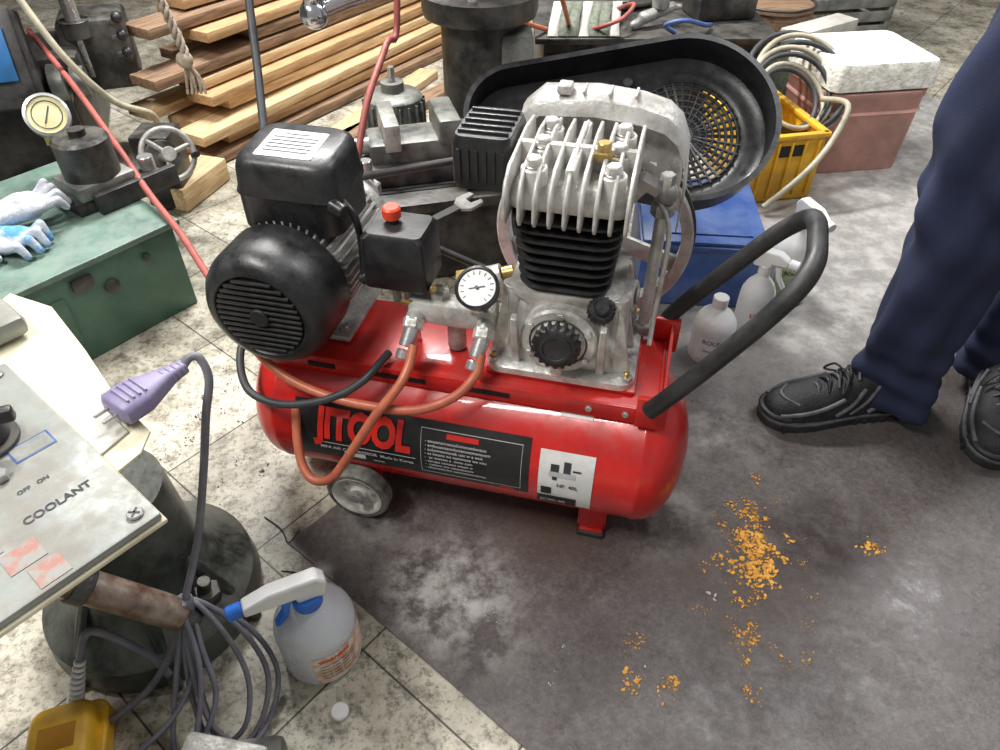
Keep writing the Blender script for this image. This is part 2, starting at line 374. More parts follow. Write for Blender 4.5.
patch('label_qr',-.092,-.074,-9,-1,.002,labelb,2)
patch('label_pic_tank',-.080,-.035,10,14,.0022,silverl,2);patch('label_pic_motor',-.078,-.064,14,20,.0022,cablk,2);patch('label_pic_pump',-.056,-.044,14,23,.0022,cablk,2);patch('label_pic_handle',-.040,-.026,16,17.5,.0022,cablk,2);patch('label_pic_wheel',-.074,-.066,7,10,.0022,cablk,2)
ctext('label_num3','HP  40L',.011,-.065,1,.003,cablk,.0003)
patch('label_small',-.075,-.020,54,64,.0012,labelw,3)
ctext('label_small_print','SER. 0514',.008,-.071,57.5,.003,cablk,.0001)
# saddle
box('saddle_plate',(.685,.18,.006),(-.262,.012,.333),red,C,b=.003)
box('saddle_flange_front',(.685,.006,.034),(-.262,-.078,.318),red,C,b=.003)
box('saddle_flange_back',(.685,.006,.034),(-.262,.10,.318),red,C,b=.003)
box('saddle_end',(.006,.18,.05),(.08,.012,.315),red,C,b=.002)
box('pump_riser',(.25,.2,.010),(-.085,.045,.341),red,C,b=.003)
for s0,w in ((-.20,.075),(-.36,.10),(-.50,.05)): box('saddle_slot',(w,.002,.010),(s0,-.0815,.318),void_shade,C,b=0)
for s,v in ((-.03,-.082),(.03,-.082)): cyl('saddle_rivet',(s,v+.003,.32),(s,v-.003,.32),.006,steel,C,16)
box('handle_bracket',(.05,.012,.062),(.070,-.084,.335),red,C,b=.003)
box('handle_bracket_rear',(.045,.012,.070),(.078,.112,.345),red,C,b=.003)
prism('side_gusset',[(-.08,.335),(.115,.335),(.115,.375),(.02,.345)],.006,red,C,Matrix(((0,0,1,.084),(1,0,0,0),(0,1,0,0),(0,0,0,1))),b=.001)
# feet + wheels
box('foot',(.045,.19,.006),(0,0,.012),red,C,b=.002)
for v in (-.085,.085):
    box('foot_leg',(.045,.008,.085),(0,v,.052),red,C,b=.002)
    box('foot_pad',(.05,.03,.012),(0,v,.006),rub,C,b=.003)
for s in (-.024,.024): box('foot_side',(.005,.17,.08),(s,0,.055),red,C,b=.001)
box('axle_bracket',(.05,.2,.07),(-.44,0,.085),red,C,b=.003)
cyl('axle',(-.44,-.165,.062),(-.44,.165,.062),.007,steel,C,16)
for sg in (-1,1):
    v=sg*.142
    lathe('wheel_tyre',[(.048,-.016),(.058,-.016),(.062,-.011),(.062,.011),(.058,.016),(.048,.016),(.048,-.016)],(-.44,v,.062),(0,sg,0),tyreg,C,48,False)
    lathe('wheel_disc',[(0,.006),(.014,.010),(.018,.004),(.040,.003),(.045,.015),(.0495,.0165),(.0495,-.014),(0,-.014)],(-.44,v,.062),(0,sg,0),tyre,C,48,False)
    cyl('wheel_hub',(-.44,v+sg*.004,.062),(-.44,v+sg*.022,.062),.012,steel,C,20)
    for k in range(8):
        a=2*pi*k/8;cyl('wheel_hole',(-.44+.029*math.cos(a),v+sg*.003,.062+.029*math.sin(a)),(-.44+.029*math.cos(a),v+sg*.0045,.062+.029*math.sin(a)),.005,alud,C,12)
# handle
hp=[(.065,-.096,.350),(.09,-.098,.388),(.145,-.098,.475),(.195,-.096,.558),(.225,-.083,.606),(.240,-.05,.625),(.246,0,.628),(.250,.05,.625),(.248,.09,.612),(.232,.115,.585),(.205,.124,.55),(.15,.126,.475),(.09,.124,.395),(.072,.12,.365)]
tube('handle_bar',hp,.0142,rub,C,res=8)
# motor
ms,mz=-.545,.466
lathe('motor_body',[(0,-.05),(.080,-.05),(.086,-.04),(.086,.15),(.08,.165),(.05,.185),(.045,.20),(0,.20)],(ms,0,mz),(0,1,0),alud,C,64,False)
bm=bmesh.new()
for k in range(44):
    a=2*pi*k/44
    r_=bmesh.ops.create_cube(bm,size=1);vs=r_['verts'];bmesh.ops.scale(bm,vec=(.018,.175,.0036),verts=vs);bmesh.ops.translate(bm,vec=(.092,.055,0),verts=vs)
    bmesh.ops.rotate(bm,verts=vs,cent=(0,0,0),matrix=Matrix.Rotation(a,3,'Y'))
o=fin(bm,'motor_cooling_fins',alu,C,smooth=False);o.location=(ms,0,mz)
pf=[(0,-.012),(.070,-.012),(.075,-.018),(.080,-.018),(.092,-.012),(.102,.004),(.106,.020),(.106,.085),(.103,.09),(.09,.09)]
lathe('motor_fan_cover',pf,(ms,-.135,mz),(0,1,0),blk,C,72,False)
lathe('fan_cover_recess',[(0,-.0125),(.070,-.0125),(.070,-.010),(0,-.010)],(ms,-.135,mz),(0,1,0),void_shade,C,48,False)
for k in range(-6,7):
    zz=k*.0105;hw=math.sqrt(.071**2-zz*zz)
    box('fan_grille_slat',(2*hw,.009,.0048),(ms,-.150,mz+zz),blk,C,b=.0015)
cyl('fan_cover_hub',(ms,-.147,mz),(ms,-.157,mz),.016,blk,C)
lathe('motor_end_bell',[(.0,.0),(.094,.0),(.098,.006),(.098,.02),(.08,.035),(.05,.045),(0,.045)],(ms,.145,mz),(0,1,0),alu,C,56,False)
box('motor_foot',(.17,.20,.012),(ms,.06,.348),alud,C,b=.003)
for a,b in ((-.07,-.02),(.07,-.02),(-.07,.14),(.07,.14)): hexnut('motor_bolt',(ms+a,b,.354),(0,0,1),.009,.010,steel,C)
box('motor_pedestal',(.11,.17,.03),(ms,.06,.366),alud,C,b=.003)
# capacitor box
def capsec(k): return rrect(.165*k,.135*k,.028,5)
zz=[(.548,1.0),(.600,1.0),(.606,1.03),(.612,1.03),(.618,1.0),(.650,.97),(.662,.92),(.668,.82)]
secs=[[(ms+.010+x*1.04,.035+y,z+(.0 if z<.61 else (y*.10))) for x,y in capsec(k)] for z,k in zz]
loft('capacitor_box',secs,blk,C,ang=40)
prism('capacitor_label',rrect(.095,.078,.004),.0008,silverl,C,frame((ms+.008,.030,.6677),(1,0,0),(0,-.10,1)))
for i in range(6): o=box('capacitor_label_print',(.075 if i else .04,.0022,.0005),(0,0,0),cablk,C,b=0);o.matrix_local=frame((ms+.008,.057-.010*i,.6691+.10*(.027-.010*i)),(1,0,0),(0,-.10,1))
cyl('capacitor_gland',(ms+.085,-.02,.60),(ms+.110,-.03,.595),.012,blk,C)
# motor pulley & belt & flywheel
bv=.245
cyl('motor_shaft',(ms,.18,mz),(ms,.265,mz),.011,steel,C,20)
lathe('motor_pulley',[(0,-.014),(.042,-.014),(.042,-.010),(.033,0),(.042,.010),(.042,.014),(0,.014)],(ms,bv,mz),(0,1,0),alu,C,48,False)
fs,fz,fr=-.080,.455,.180
lathe('flywheel_rim',[(fr-.022,-.020),(fr-.004,-.022),(fr,-.018),(fr-.002,-.010),(fr-.010,0),(fr-.002,.010),(fr,.018),(fr-.02,.017),(fr-.022,-.020)],(fs,bv,fz),(0,1,0),alu,C,96,False)
lathe('flywheel_hub',[(0,-.02),(.03,-.02),(.03,.02),(0,.02)],(fs,bv,fz),(0,1,0),alu,C,40,False)
for k in range(5):
    a=2*pi*k/5+.3;q=Matrix.Rotation(a,3,'Y')
    p0=Vector((fs,bv,fz))+q@Vector((.02,0,0));p1=Vector((fs,bv,fz))+q@Vector((fr-.012,0,0))
    box('flywheel_spoke',(.14,.012,.034),(p0+p1)/2,alu,C,rot=(0,a,0),b=.004)
d=fs-ms;dz=fz-mz
bpts=[];n=16
ang0=math.atan2(dz,d)
ra,rb=.038,fr-.004
beta=math.acos((rb-ra)/math.hypot(d,dz))
for k in range(n+1):
    a=ang0+(pi-beta)+(2*beta)*k/n; bpts.append((ms+ra*math.cos(a),bv,mz+ra*math.sin(a)))
for k in range(41):
    a=ang0+(pi+beta)+(2*pi-2*beta)*k/40; bpts.append((fs+rb*math.cos(a),bv,fz+rb*math.sin(a)))
tube('drive_belt',bpts,.0075,rub,C,True,'POLY')
# pump crankcase
ps=-.092
def rr_sec(cx,cy,w,h,r,z): return [(cx+x,cy+y,z) for x,y in rrect(w,h,r,5)]
loft('crankcase_base',[rr_sec(ps+.004,.045,.246,.205,.025,.346),rr_sec(ps+.004,.045,.246,.205,.025,.358),rr_sec(ps+.004,.045,.230,.19,.022,.364)],alu,C)
loft('crankcase',[rr_sec(ps,.05,.215,.175,.03,.36),rr_sec(ps,.05,.196,.168,.035,.39),rr_sec(ps,.052,.184,.160,.04,.44),rr_sec(ps,.054,.170,.155,.045,.47),rr_sec(ps,.054,.178,.165,.03,.484),rr_sec(ps,.054,.178,.165,.03,.496)],alu,C)
for k in (-1,1):
    for j in range(3):
        prism('crankcase_rib',[(0,0),(.030,0),(.008,.11),(0,.12)],.007,alu,C,frame((ps+k*.088,-.025+.07*j,.362),(k,0,0),(0,-k,0)),b=.001)
for x in (-.07,.07): prism('front_web',[(-.007,0),(.007,0),(.005,.11),(-.005,.11)],.014,alu,C,frame((ps+x,-.030,.362),(1,0,0),(0,-.95,-.2)),b=.002)
cyl('side_column',(ps+.092,-.012,.36),(ps+.084,-.005,.494),.017,alu,C,24);cyl('side_column',(ps-.092,-.012,.36),(ps-.084,-.005,.494),.015,alu,C,24)
cyl('side_boss',(ps+.075,.05,.462),(ps+.108,.045,.465),.026,alu,C,32);cyl('side_boss_plug',(ps+.108,.045,.465),(ps+.114,.045,.465),.016,alud,C,6)
oz=.424
cyl('bearing_cover',(ps,-.02,oz-.003),(ps,-.050,oz-.003),.062,alu,C,48,.004)
ring('bearing_cover_groove',(ps,-.0505,oz-.003),(0,-1,0),.0455,.0016,iron,C)
for k in range(6):
    a=pi/3*k+.5;hexnut('cover_bolt',(ps+.053*math.cos(a),-.049,oz-.003+.053*math.sin(a)),(0,-1,0),.0065,.006,steel,C)
cyl('oil_sight_bezel',(ps,-.048,oz),(ps,-.060,oz),.041,alu,C,48,.003)
n=72
def gear(rr,z): return [(rr*(1+.05*(1 if (i//2)%2 else -1))*math.cos(2*pi*i/n),rr*(1+.05*(1 if (i//2)%2 else -1))*math.sin(2*pi*i/n),z) for i in range(n)]
o=loft('oil_cap_knob',[gear(.037,0),gear(.037,.018),gear(.032,.022)],blk,C);o.matrix_local=frame((ps,-.057,oz+.004),(1,0,0),(0,-1,.15))
lathe('oil_cap_centre',[(0,0),(.025,0),(.025,.003),(.020,.0035),(.019,.0015),(0,.0015)],(ps,-.078,oz+.007),(0,-1,.15),rub,C,40,False)
o=loft('breather_cap',[gear(.021,0),gear(.021,.015),gear(.018,.019)],blk,C);o.matrix_local=frame((ps+.060,-.030,.478),(1,0,0),(.1,-.6,.8))
lathe('breather_cap_top',[(0,0),(.013,0),(.013,.008),(.010,.011),(0,.011)],(ps+.062,-.042,.494),(.1,-.6,.8),blk,C,32,False)
cyl('breather_neck',(ps+.058,-.003,.452),(ps+.060,-.030,.478),.018,alu,C)
hexnut('oil_drain_plug',(ps+.0,-.045,.366),(0,-1,0),.011,.014,alu,C)
for a,b in ((-.106,-.042),(.0,-.047),(.114,-.042),(-.106,.13),(.114,.13)):
    hexnut('base_bolt',(ps+a,b,.358),(0,0,1),.010,.010,steel,C);cyl('base_stud',(ps+a,b,.366),(ps+a,b,.376),.005,brass,C,12)
# cylinder with fins
cyl('cylinder_core',(ps-.003,.055,.48),(ps-.003,.055,.64),.062,blk,C,48)
for k in range(8):
    z=.503+k*.0168;w=.142+.0035*k
    loft('cylinder_fin',[rr_sec(ps-.003,.050,w,w+.014,.035,z),rr_sec(ps-.003,.050,w+.002,w+.016,.035,z+.002),rr_sec(ps-.003,.050,w,w+.014,.035,z+.0045)],blk,C)
# cylinder head
hz=.024
loft('head_base',[rr_sec(ps-.003,.06,.172,.185,.02,.615+hz),rr_sec(ps-.003,.06,.175,.188,.02,.622+hz),rr_sec(ps-.003,.06,.175,.188,.02,.634+hz),rr_sec(ps-.003,.06,.155,.17,.02,.648+hz)],alu,C)
for k in range(9):
    x=ps-.003-.086+k*.0213
    prism('head_fin',[(-.050,.598+hz),(-.058,.610+hz),(-.058,.640+hz),(-.048,.660+hz),(-.022,.676+hz),(.09,.684+hz),(.150,.678+hz),(.160,.64+hz),(.155,.612+hz)],.0056,alu,C,Matrix(((0,0,1,x-.002),(1,0,0,0),(0,1,0,0),(0,0,0,1))),b=.002)
box('head_bridge',(.178,.014,.045),(ps-.003,.052,.658+hz),alu,C,b=.003)
box('head_bridge',(.014,.17,.04),(ps-.003,.06,.658+hz),alu,C,b=.003)
for a,b in ((-.055,-.012),(.055,-.012),(-.055,.055),(.055,.055),(-.055,.122),(.055,.122)):
    cyl('head_bolt_boss',(ps+a,b,.64),(ps+a,b,.672+hz),.019,alu,C,24);cyl('head_bolt_washer',(ps+a,b,.672+hz),(ps+a,b,.675+hz),.014,steel,C,24)
    hexnut('head_bolt',(ps+a,b,.675+hz),(0,0,1),.0115,.011,alu,C)
hexnut('safety_valve_base',(ps+.035,.030,.698),(0,0,1),.013,.012,brass,C);cyl('safety_valve',(ps+.035,.030,.708),(ps+.035,.030,.722),.010,brass,C,16)
# intake filter
fzo=.012
loft('intake_filter',[rr_sec(-.232,.075,.085,.115,.015,.622+fzo),rr_sec(-.232,.075,.09,.12,.015,.632+fzo),rr_sec(-.232,.075,.09,.12,.015,.690+fzo),rr_sec(-.232,.075,.082,.112,.015,.702+fzo)],blk,C)
for k in range(5): box('intake_filter_rib',(.075,.006,.006),(-.232,.035+.02*k,.704+fzo),blk,C,b=.001)
for k in range(6): box('intake_filter_side_rib',(.006,.004,.05),(-.264+.013*k,.0138,.660+fzo),blk,C,b=.001)
cyl('intake_neck',(-.19,.075,.667),(-.155,.075,.667),.02,alu,C)
# aluminium shroud
sh=[(-.205,.675),(-.205,.695),(-.175,.722),(-.09,.728),(-.02,.722),(.02,.712),(.042,.695),(.058,.66),(.064,.60),(.062,.545)]
bm=bmesh.new();A_=[]
for s_,z_ in sh: A_.append([bm.verts.new((s_,v_,z_-dz_)) for v_,dz_ in ((.168,.030),(.176,.008),(.20,0),(.225,0))])
for a,b in zip(A_,A_[1:]):
    for i in range(3): bm.faces.new((a[i],a[i+1],b[i+1],b[i]))
o=fin(bm,'shroud_cover',alu,C,ang=60);md=o.modifiers.new('s','SOLIDIFY');md.thickness=.003;bev(o,.001)
prism('shroud_face',[(-.20,.63),(-.20,.692),(-.172,.718),(-.09,.722),(-.02,.717),(.018,.706),(.038,.690),(.053,.655),(.058,.60),(.056,.545),(.02,.55),(.015,.62)],.003,alu,C,frame((0,.205,0),(1,0,0),(0,-1,0)))
for s_,z_ in ((-.165,.700),(.0,.700),(.042,.62)): hexnut('shroud_bolt',(s_,.201,z_),(0,-1,0),.007,.006,steel,C)
for s_ in (-.15,-.11,-.07,-.03): box('shroud_stiffener',(.005,.040,.006),(s_,.20,.729),alu,C,b=.002)
box('shroud_lug',(.022,.03,.014),(-.14,.19,.732),alu,C,b=.003)
# delivery pipe
tube('delivery_pipe',[(.036,.10,.36),(.036,.10,.50),(.036,.10,.60)],.010,alu,C,kind='POLY')
hexnut('delivery_nut',(.036,.10,.585),(0,0,1),.019,.02,alud,C);sphere('delivery_elbow',(.036,.10,.62),.019,alud,C)
cyl('delivery_union',(.036,.10,.62),(-.005,.09,.645),.014,alud,C,6);hexnut('delivery_nut',(.036,.10,.355),(0,0,1),.019,.02,alud,C)
cyl('delivery_plug',(.036,.10,.63),(.036,.10,.652),.012,steel,C,6)
tube('unloader_line',[(.03,.09,.61),(.05,.06,.58),(.052,.05,.50),(.05,.05,.42),(.05,.03,.38)],.004,alu,C)
# pressure switch / manifold
pz=.012
loft('pressure_switch',[rr_sec(-.365,.01,.100,.085,.006,.452+pz),rr_sec(-.365,.01,.106,.09,.006,.456+pz),rr_sec(-.365,.01,.104,.088,.006,.50+pz),rr_sec(-.365,.01,.104,.088,.010,.543+pz),rr_sec(-.365,.01,.092,.076,.012,.551+pz)],blk,C,ang=40)
cyl('switch_knob_stem',(-.378,.015,.547+pz),(-.378,.015,.560+pz),.010,blk,C)
cyl('switch_knob',(-.378,.015,.557+pz),(-.378,.015,.578+pz),.0150,redknob,C,24,.003)
cyl('switch_gland',(-.41,.0,.475),(-.435,-.01,.46),.011,blk,C)
cyl('switch_post',(-.355,.005,.335),(-.355,.005,.465),.012,steel,C,8)
box('manifold_body',(.150,.042,.044),(-.275,-.012,.425),alu,C,b=.008)
cyl('manifold_neck',(-.275,.0,.34),(-.275,.0,.42),.016,alud,C,24)
hexnut('manifold_hex',(-.30,-.005,.446),(0,0,1),.018,.014,alu,C)
cyl('brass_valve',(-.315,-.01,.455),(-.300,-.03,.478),.006,brass,C,12)
cyl('relief_valve',(-.255,.03,.46),(-.205,.04,.475),.018,alu,C,24);hexnut('relief_nut',(-.275,.028,.455),(.95,.15,.28),.021,.018,brass,C)
cyl('relief_tip',(-.205,.04,.475),(-.185,.045,.48),.012,brass,C,20)
sphere('check_valve',(-.235,.03,.445),.022,brass,C)
for s_ in (-.335,-.215):
    cyl('outlet_elbow',(s_,-.005,.425),(s_,-.05,.415),.015,alu,C,20)
    hexnut('outlet_nut',(s_,-.040,.418),(0,-.75,-.66),.018,.018,alu,C)
    cyl('outlet_coupler',(s_,-.050,.410),(s_-.006,-.074,.384),.013,steel,C,20);cyl('outlet_clamp',(s_-.007,-.078,.380),(s_-.010,-.088,.368),.0125,steel,C,20)
    box('drain_lever',(.026,.005,.012),(s_-.012,-.03,.442),brass if s_<-.3 else steel,C,rot=(.3,.3,.4))
gd=Vector((-.03,-.62,.78)).normalized();gp=Vector((-.225,-.040,.497))
cyl('gauge_stem',(-.225,-.005,.44),gp-gd*.012,.006,brass,C,12)
lathe('gauge_case',[(0,-.016),(.030,-.016),(.034,-.010),(.0355,.006),(.031,.008),(.030,.004),(0,.004)],gp,gd,blk,C,48,False)
lathe('gauge_dial',[(0,.0045),(.0295,.0045),(.0295,.003),(0,.003)],gp,gd,gaugef,C,40,False)
for k in range(13):
    a=-.8+k*(pi+1.6)/12;M=frame(gp+gd*.005,(1,0,0),gd);p=M@Vector((.024*math.cos(a),.024*math.sin(a),0))
    o=box('gauge_tick',(.006,.0012,.0006),(0,0,0),cablk,C,b=0);o.matrix_local=frame(p,(M.to_3x3()@Vector((math.cos(a),math.sin(a),0))),gd)
o=box('gauge_needle',(.026,.0018,.0008),(0,0,0),cablk,C,b=0);o.matrix_local=frame(gp+gd*.0062,(-.8,-.3,0),gd)
lathe('gauge_glass_boss',[(0,.005),(.003,.005),(.003,.008),(0,.008)],gp,gd,blk,C,16,False)
# compressor hoses
def Wl(p):
    v=Vector(p)-Vector((.193,.909,.003));return Matrix.Rotation(-ZR,3,'Z')@v
tube('air_hose_front',[Wl(p) for p in [(-.142,.912,.395),(-.149,.888,.372),(-.165,.862,.35),(-.203,.837,.31),(-.245,.826,.245),(-.272,.824,.20),(-.298,.818,.168),(-.330,.824,.158),(-.352,.846,.172),(-.362,.88,.205),(-.365,.92,.25)]],.0082,orange,C)
tube('air_hose_side',[Wl(p) for p in [(-.030,.889,.395),(-.040,.868,.368),(-.075,.846,.340),(-.14,.842,.314),(-.22,.862,.304),(-.30,.884,.310),(-.37,.914,.326),(-.425,.96,.345),(-.46,1.02,.34),(-.50,1.10,.30),(-.56,1.22,.25),(-.65,1.34,.24)]],.0082,orange,C)
tube('air_hose_supply',[Wl(p) for p in [(-.56,1.22,.25),(-.65,1.34,.24),(-.76,1.50,.25),(-.875,1.64,.28),(-1.0,1.80,.33),(-1.2,2.05,.40),(-1.44,2.34,.46)]],.0083,redhose,C)
tube('power_cable',[Wl(p) for p in [(-.40,1.06,.36),(-.445,1.02,.355),(-.458,.965,.325),(-.44,.917,.292),(-.39,.889,.285),(-.33,.876,.296),(-.27,.876,.316),(-.228,.889,.338),(-.205,.912,.352),(-.19,.94,.355)]],.007,cablk,C)
tube('motor_lead',[(-.455,.0,.60),(-.43,-.01,.58),(-.43,0,.52),(-.43,-.01,.465)],.006,blk,C)
# ------------------------------------------------------------------ belt guard (removed half)
G=empty('belt_guard')
G.matrix_local=frame((.285,1.56,.515),(1,-.10,.035),(-.05,-.62,.78))
Rb,Rs=.185,.105;cb_,cs_=Vector((.13,0)),Vector((-.25,0))
dd=.38;be=math.acos((Rb-Rs)/dd);ol=[]
for k in range(49):
    a=-(pi-be)+2*(pi-be)*k/48;ol.append((cb_.x+Rb*math.cos(a),Rb*math.sin(a)))
for k in range(25):
    a=(pi-be)+2*be*k/24;ol.append((cs_.x+Rs*math.cos(a),Rs*math.sin(a)))
def offs(dl):
    out=[];n=len(ol)
    for i in range(n):
        p=Vector(ol[i]);t=(Vector(ol[(i+1)%n])-Vector(ol[i-1])).normalized();nn=Vector((t.y,-t.x));out.append(p+nn*dl)
    return out
bm=bmesh.new();lv=[]
for dl,z in ((.012,.0),(.012,.006),(0,.006),(0,-.070),(-.012,-.080),(-.030,-.083)):
    lv.append([bm.verts.new((p.x,p.y,z)) for p in offs(dl)])
inner=[]
for p in offs(0):
    a=math.atan2(p.y,p.x-cb_.x);inner.append(bm.verts.new((cb_.x+.130*math.cos(a),.130*math.sin(a),-.083)))
lv.append(inner);n=len(ol)
for a,b in zip(lv,lv[1:]):
    for i in range(n):
        try: bm.faces.new((a[i],a[(i+1)%n],b[(i+1)%n],b[i]))
        except Exception: pass
o=fin(bm,'guard_shell',blk,G);md=o.modifiers.new('s','SOLIDIFY');md.thickness=.004
for rr in (.040,.055,.070,.085,.100,.114,.127): ring('guard_grille_ring',(cb_.x,0,-.083),(0,0,1),rr,.0040,blk,G)
lathe('guard_grille_centre',[(0,-.002),(.03,-.002),(.03,.003),(0,.003)],(cb_.x,0,-.083),(0,0,1),blk,G,32,False)
for k in range(36):
    a=2*pi*k/36;cyl('guard_grille_spoke',(cb_.x+.025*math.cos(a),.025*math.sin(a),-.083),(cb_.x+.133*math.cos(a),.133*math.sin(a),-.083),.0044,blk,G,8)
for x,y in ((-.27,0),(0,.11),(0,-.11)): cyl('guard_boss',(x,y,-.083),(x,y,-.05),.012,blk,G,20)
cyl('guard_prop',(.0,.02,-.083),(.0,-.26,-.36),.012,iron,G,16)
# vise on machine base, behind compressor
V_=empty('machine_vise',(-.17,1.84,0),.25)
box('machine_base_casting',(.62,.36,.22),(0,.02,.11),iron,V_,b=.02);box('base_top_table',(.66,.40,.03),(0,.02,.235),iron,V_,b=.006)
for y in (-.10,.0,.12): box('table_t_slot',(.66,.018,.004),(0,y,.2505),void_shade,V_,b=0)
box('vise_base',(.40,.20,.05),(0,.02,.275),iron,V_,b=.012);box('vise_body',(.32,.13,.06),(-.02,.02,.325),irong,V_,b=.015)
box('vise_jaw',(.04,.17,.07),(-.12,.02,.375),alud,V_,b=.004);box('vise_jaw_moving',(.06,.17,.07),(.03,.02,.375),irong,V_,b=.01)
cyl('vise_screw',(-.33,.02,.33),(-.15,.02,.33),.022,steel,V_);cyl('vise_screw_nut',(-.37,.02,.33),(-.33,.02,.33),.035,alud,V_,24)
for x,y in ((-.20,-.13),(.16,-.12)): cyl('clamp_stud',(x,y,.25),(x,y,.36),.016,steel,V_);hexnut('clamp_nut',(x,y,.27),(0,0,1),.032,.03,alud,V_)
cyl('vise_handle',(-.35,-.10,.38),(-.35,.12,.28),.009,alud,V_);sphere('vise_handle_ball',(-.35,-.10,.38),.016,alud,V_)
box('clamp_strap',(.16,.04,.025),(.22,-.06,.315),alud,V_,rot=(0,.2,.5),b=.005);cyl('round_stock',(.05,-.13,.275),(.27,-.16,.275),.022,steel,V_)
W_=empty('open_wrench');W_.matrix_local=frame((-.175,1.56,.245),(.75,.62,.03),(-.03,-.1,.95))
prism('wrench_shank',[(-.10,-.010),(.10,-.013),(.10,.013),(-.10,.010)],.008,blkm,W_,b=.002)
lathe('wrench_ring',[(.014,0),(.026,0),(.026,.01),(.014,.01),(.014,0)],(-.12,0,-.001),(0,0,1),alud,W_,32,False)
prism('wrench_jaw',[(.09,-.016),(.11,-.032),(.15,-.030),(.155,-.014),(.125,-.010),(.125,.010),(.155,.014),(.15,.030),(.11,.032),(.09,.016)],.009,alud,W_,b=.002)
cyl('wrench_hook',(-.12,0,.0),(-.12,0,-.24),.010,iron,W_,12)
# ------------------------------------------------------------------ drill press
D=empty('drill_press',(-.06,2.34,0))
lathe('column_base',[(0,0),(.24,0),(.24,.05),(.18,.08),(.14,.12),(.120,.16),(.120,.50),(.17,.51),(.175,.53),(.175,.57),(.120,.58),(.12,1.3),(0,1.3)],(0,0,0),(0,0,1),iron,D,56,False)
box('column_bracket',(.1,.12,.16),(.11,-.05,.40),irong,D,b=.02)
for k in range(6):
    a=pi*2*k/6+.4;hexnut('column_bolt',(.15*math.cos(a),.15*math.sin(a),.57),(0,0,1),.014,.014,steel,D)
ck=Vector((-.275,-.94,.765))
sphere('crank_ball',ck,.026,chrome,D);lathe('crank_grip',[(0,0),(.012,0),(.019,.02),(.021,.045),(.014,.075),(.010,.085),(0,.085)],ck,(.1,.1,1),chrome,D,32,False)
tube('crank_arm',[ck,ck+Vector((.06,.02,.02)),ck+Vector((.14,.05,.035)),ck+Vector((.22,.09,.05))],.013,chrome,D);cyl('crank_hub',ck+Vector((.21,.09,.03)),ck+Vector((.25,.13,.08)),.03,chrome,D)
box('drill_head',(.30,.80,.30),(.06,-.40,1.02),iron,D,b=.03)
# spare motor beside column
SM=empty('spare_electric_motor',(-.37,2.50,0))
lathe('motor_shell',[(0,0),(.09,0),(.10,.01),(.10,.20),(.09,.21),(.04,.22),(.04,.25),(0,.25)],(0,0,0),(0,0,1),irong,SM,48,False)
for k in range(20):
    a=2*pi*k/20;box('shell_fin',(.012,.004,.16),(.104*math.cos(a),.104*math.sin(a),.11),irong,SM,rot=(0,0,a),b=.001)
cyl('shaft',(0,0,.25),(0,0,.30),.012,steel,SM)
# ------------------------------------------------------------------ wood
WD=empty('wood_plank_stack',(-.64,3.04,0),math.atan2(.857,.515))
for k in range(11):
    z=.020+k*.043
    for j in range(2):
        L=1.6+random.uniform(-.30,.25);off=random.uniform(-.16,.12)+.03*k
        box('board',(L,.125,.034),(off,-.04-.135*j+.17+.020*k+random.uniform(-.025,.025),z),random.choice([wood,wood,wood3,wood2,wood2]),WD,rot=(random.uniform(-.03,.03),random.uniform(-.006,.006),random.uniform(-.035,.035)),b=.003)
box('board_end_block',(.24,.13,.075),(-.93,-.12,.040),wood3,WD,rot=(0,0,.25),b=.004)
box('board_loose',(1.1,.09,.03),(-.2,-.24,.018),wood3,WD,rot=(0,0,.12),b=.003)
box('board_loose',(1.0,.08,.03),(-.05,-.33,.018),wood2,WD,rot=(0,0,-.08),b=.003)
# ------------------------------------------------------------------ green machine box + items on it
ga=math.atan2(.79,.61)
GB=empty('green_coolant_tank',(-.81,1.57,0),ga)
box('tank_body',(.80,.52,.235),(-.40,.26,.1175),greenm,GB,b=.006)
box('tank_lid',(.83,.55,.016),(-.40,.26,.243),greenl,GB,b=.004)
box('tank_cleaning_plate',(.30,.006,.13),(-.45,-.003,.12),greenm,GB,b=.003)
for x in (-.09,-.70): cyl('tank_screw',(x,-.001,.19),(x,-.007,.19),.010,iron,GB,16)
cyl('tank_port',(-.19,-.001,.16),(-.19,-.008,.16),.018,iron,GB,24)
box('tank_latch',(.05,.01,.03),(-.25,-.006,.20),iron,GB,b=.003)
MB=empty('lathe_tool_post',(-1.02,1.68,.252),ga)
box('post_slide',(.24,.12,.035),(.03,0,.0175),iron,MB,b=.005);box('post_block',(.15,.13,.035),(0,.0,.05),irong,MB,b=.006)
lathe('post_cylinder',[(0,0),(.066,0),(.066,.09),(.058,.098),(.02,.10),(.02,.115),(0,.115)],(0,0,.066),(0,0,1),iron,MB,48,False)
box('post_side_plate',(.22,.02,.05),(.06,-.08,.025),blkm,MB,b=.003)
cyl('post_knob',(.13,-.02,.035),(.13,-.02,.070),.02,steel,MB)
DG=empty('dial_pressure_gauge',(-1.17,1.82,.252))
cyl('gauge_post',(0,0,0),(.01,0,.12),.014,iron,DG);hexnut('gauge_nut',(.0,0,.085),(0,0,1),.025,.03,brass,DG)
gx=Vector((.45,-.75,.55)).normalized();gq=Vector((.02,-.02,.165))
lathe('gauge_case',[(0,-.03),(.046,-.03),(.053,-.02),(.053,.008),(.046,.010),(.045,.003),(0,.003)],gq,gx,steel,DG,48,False)
lathe('gauge_face',[(0,.0045),(.045,.0045),(.045,.002),(0,.002)],gq,gx,gaugey,DG,40,False)
o=box('gauge_pointer',(.045,.003,.001),(0,0,0),cablk,DG,b=0);o.matrix_local=frame(gq+gx*.006,(.3,.2,.8),gx)
ring('gauge_scale',gq+gx*.005,gx,.034,.0012,cablk,DG)
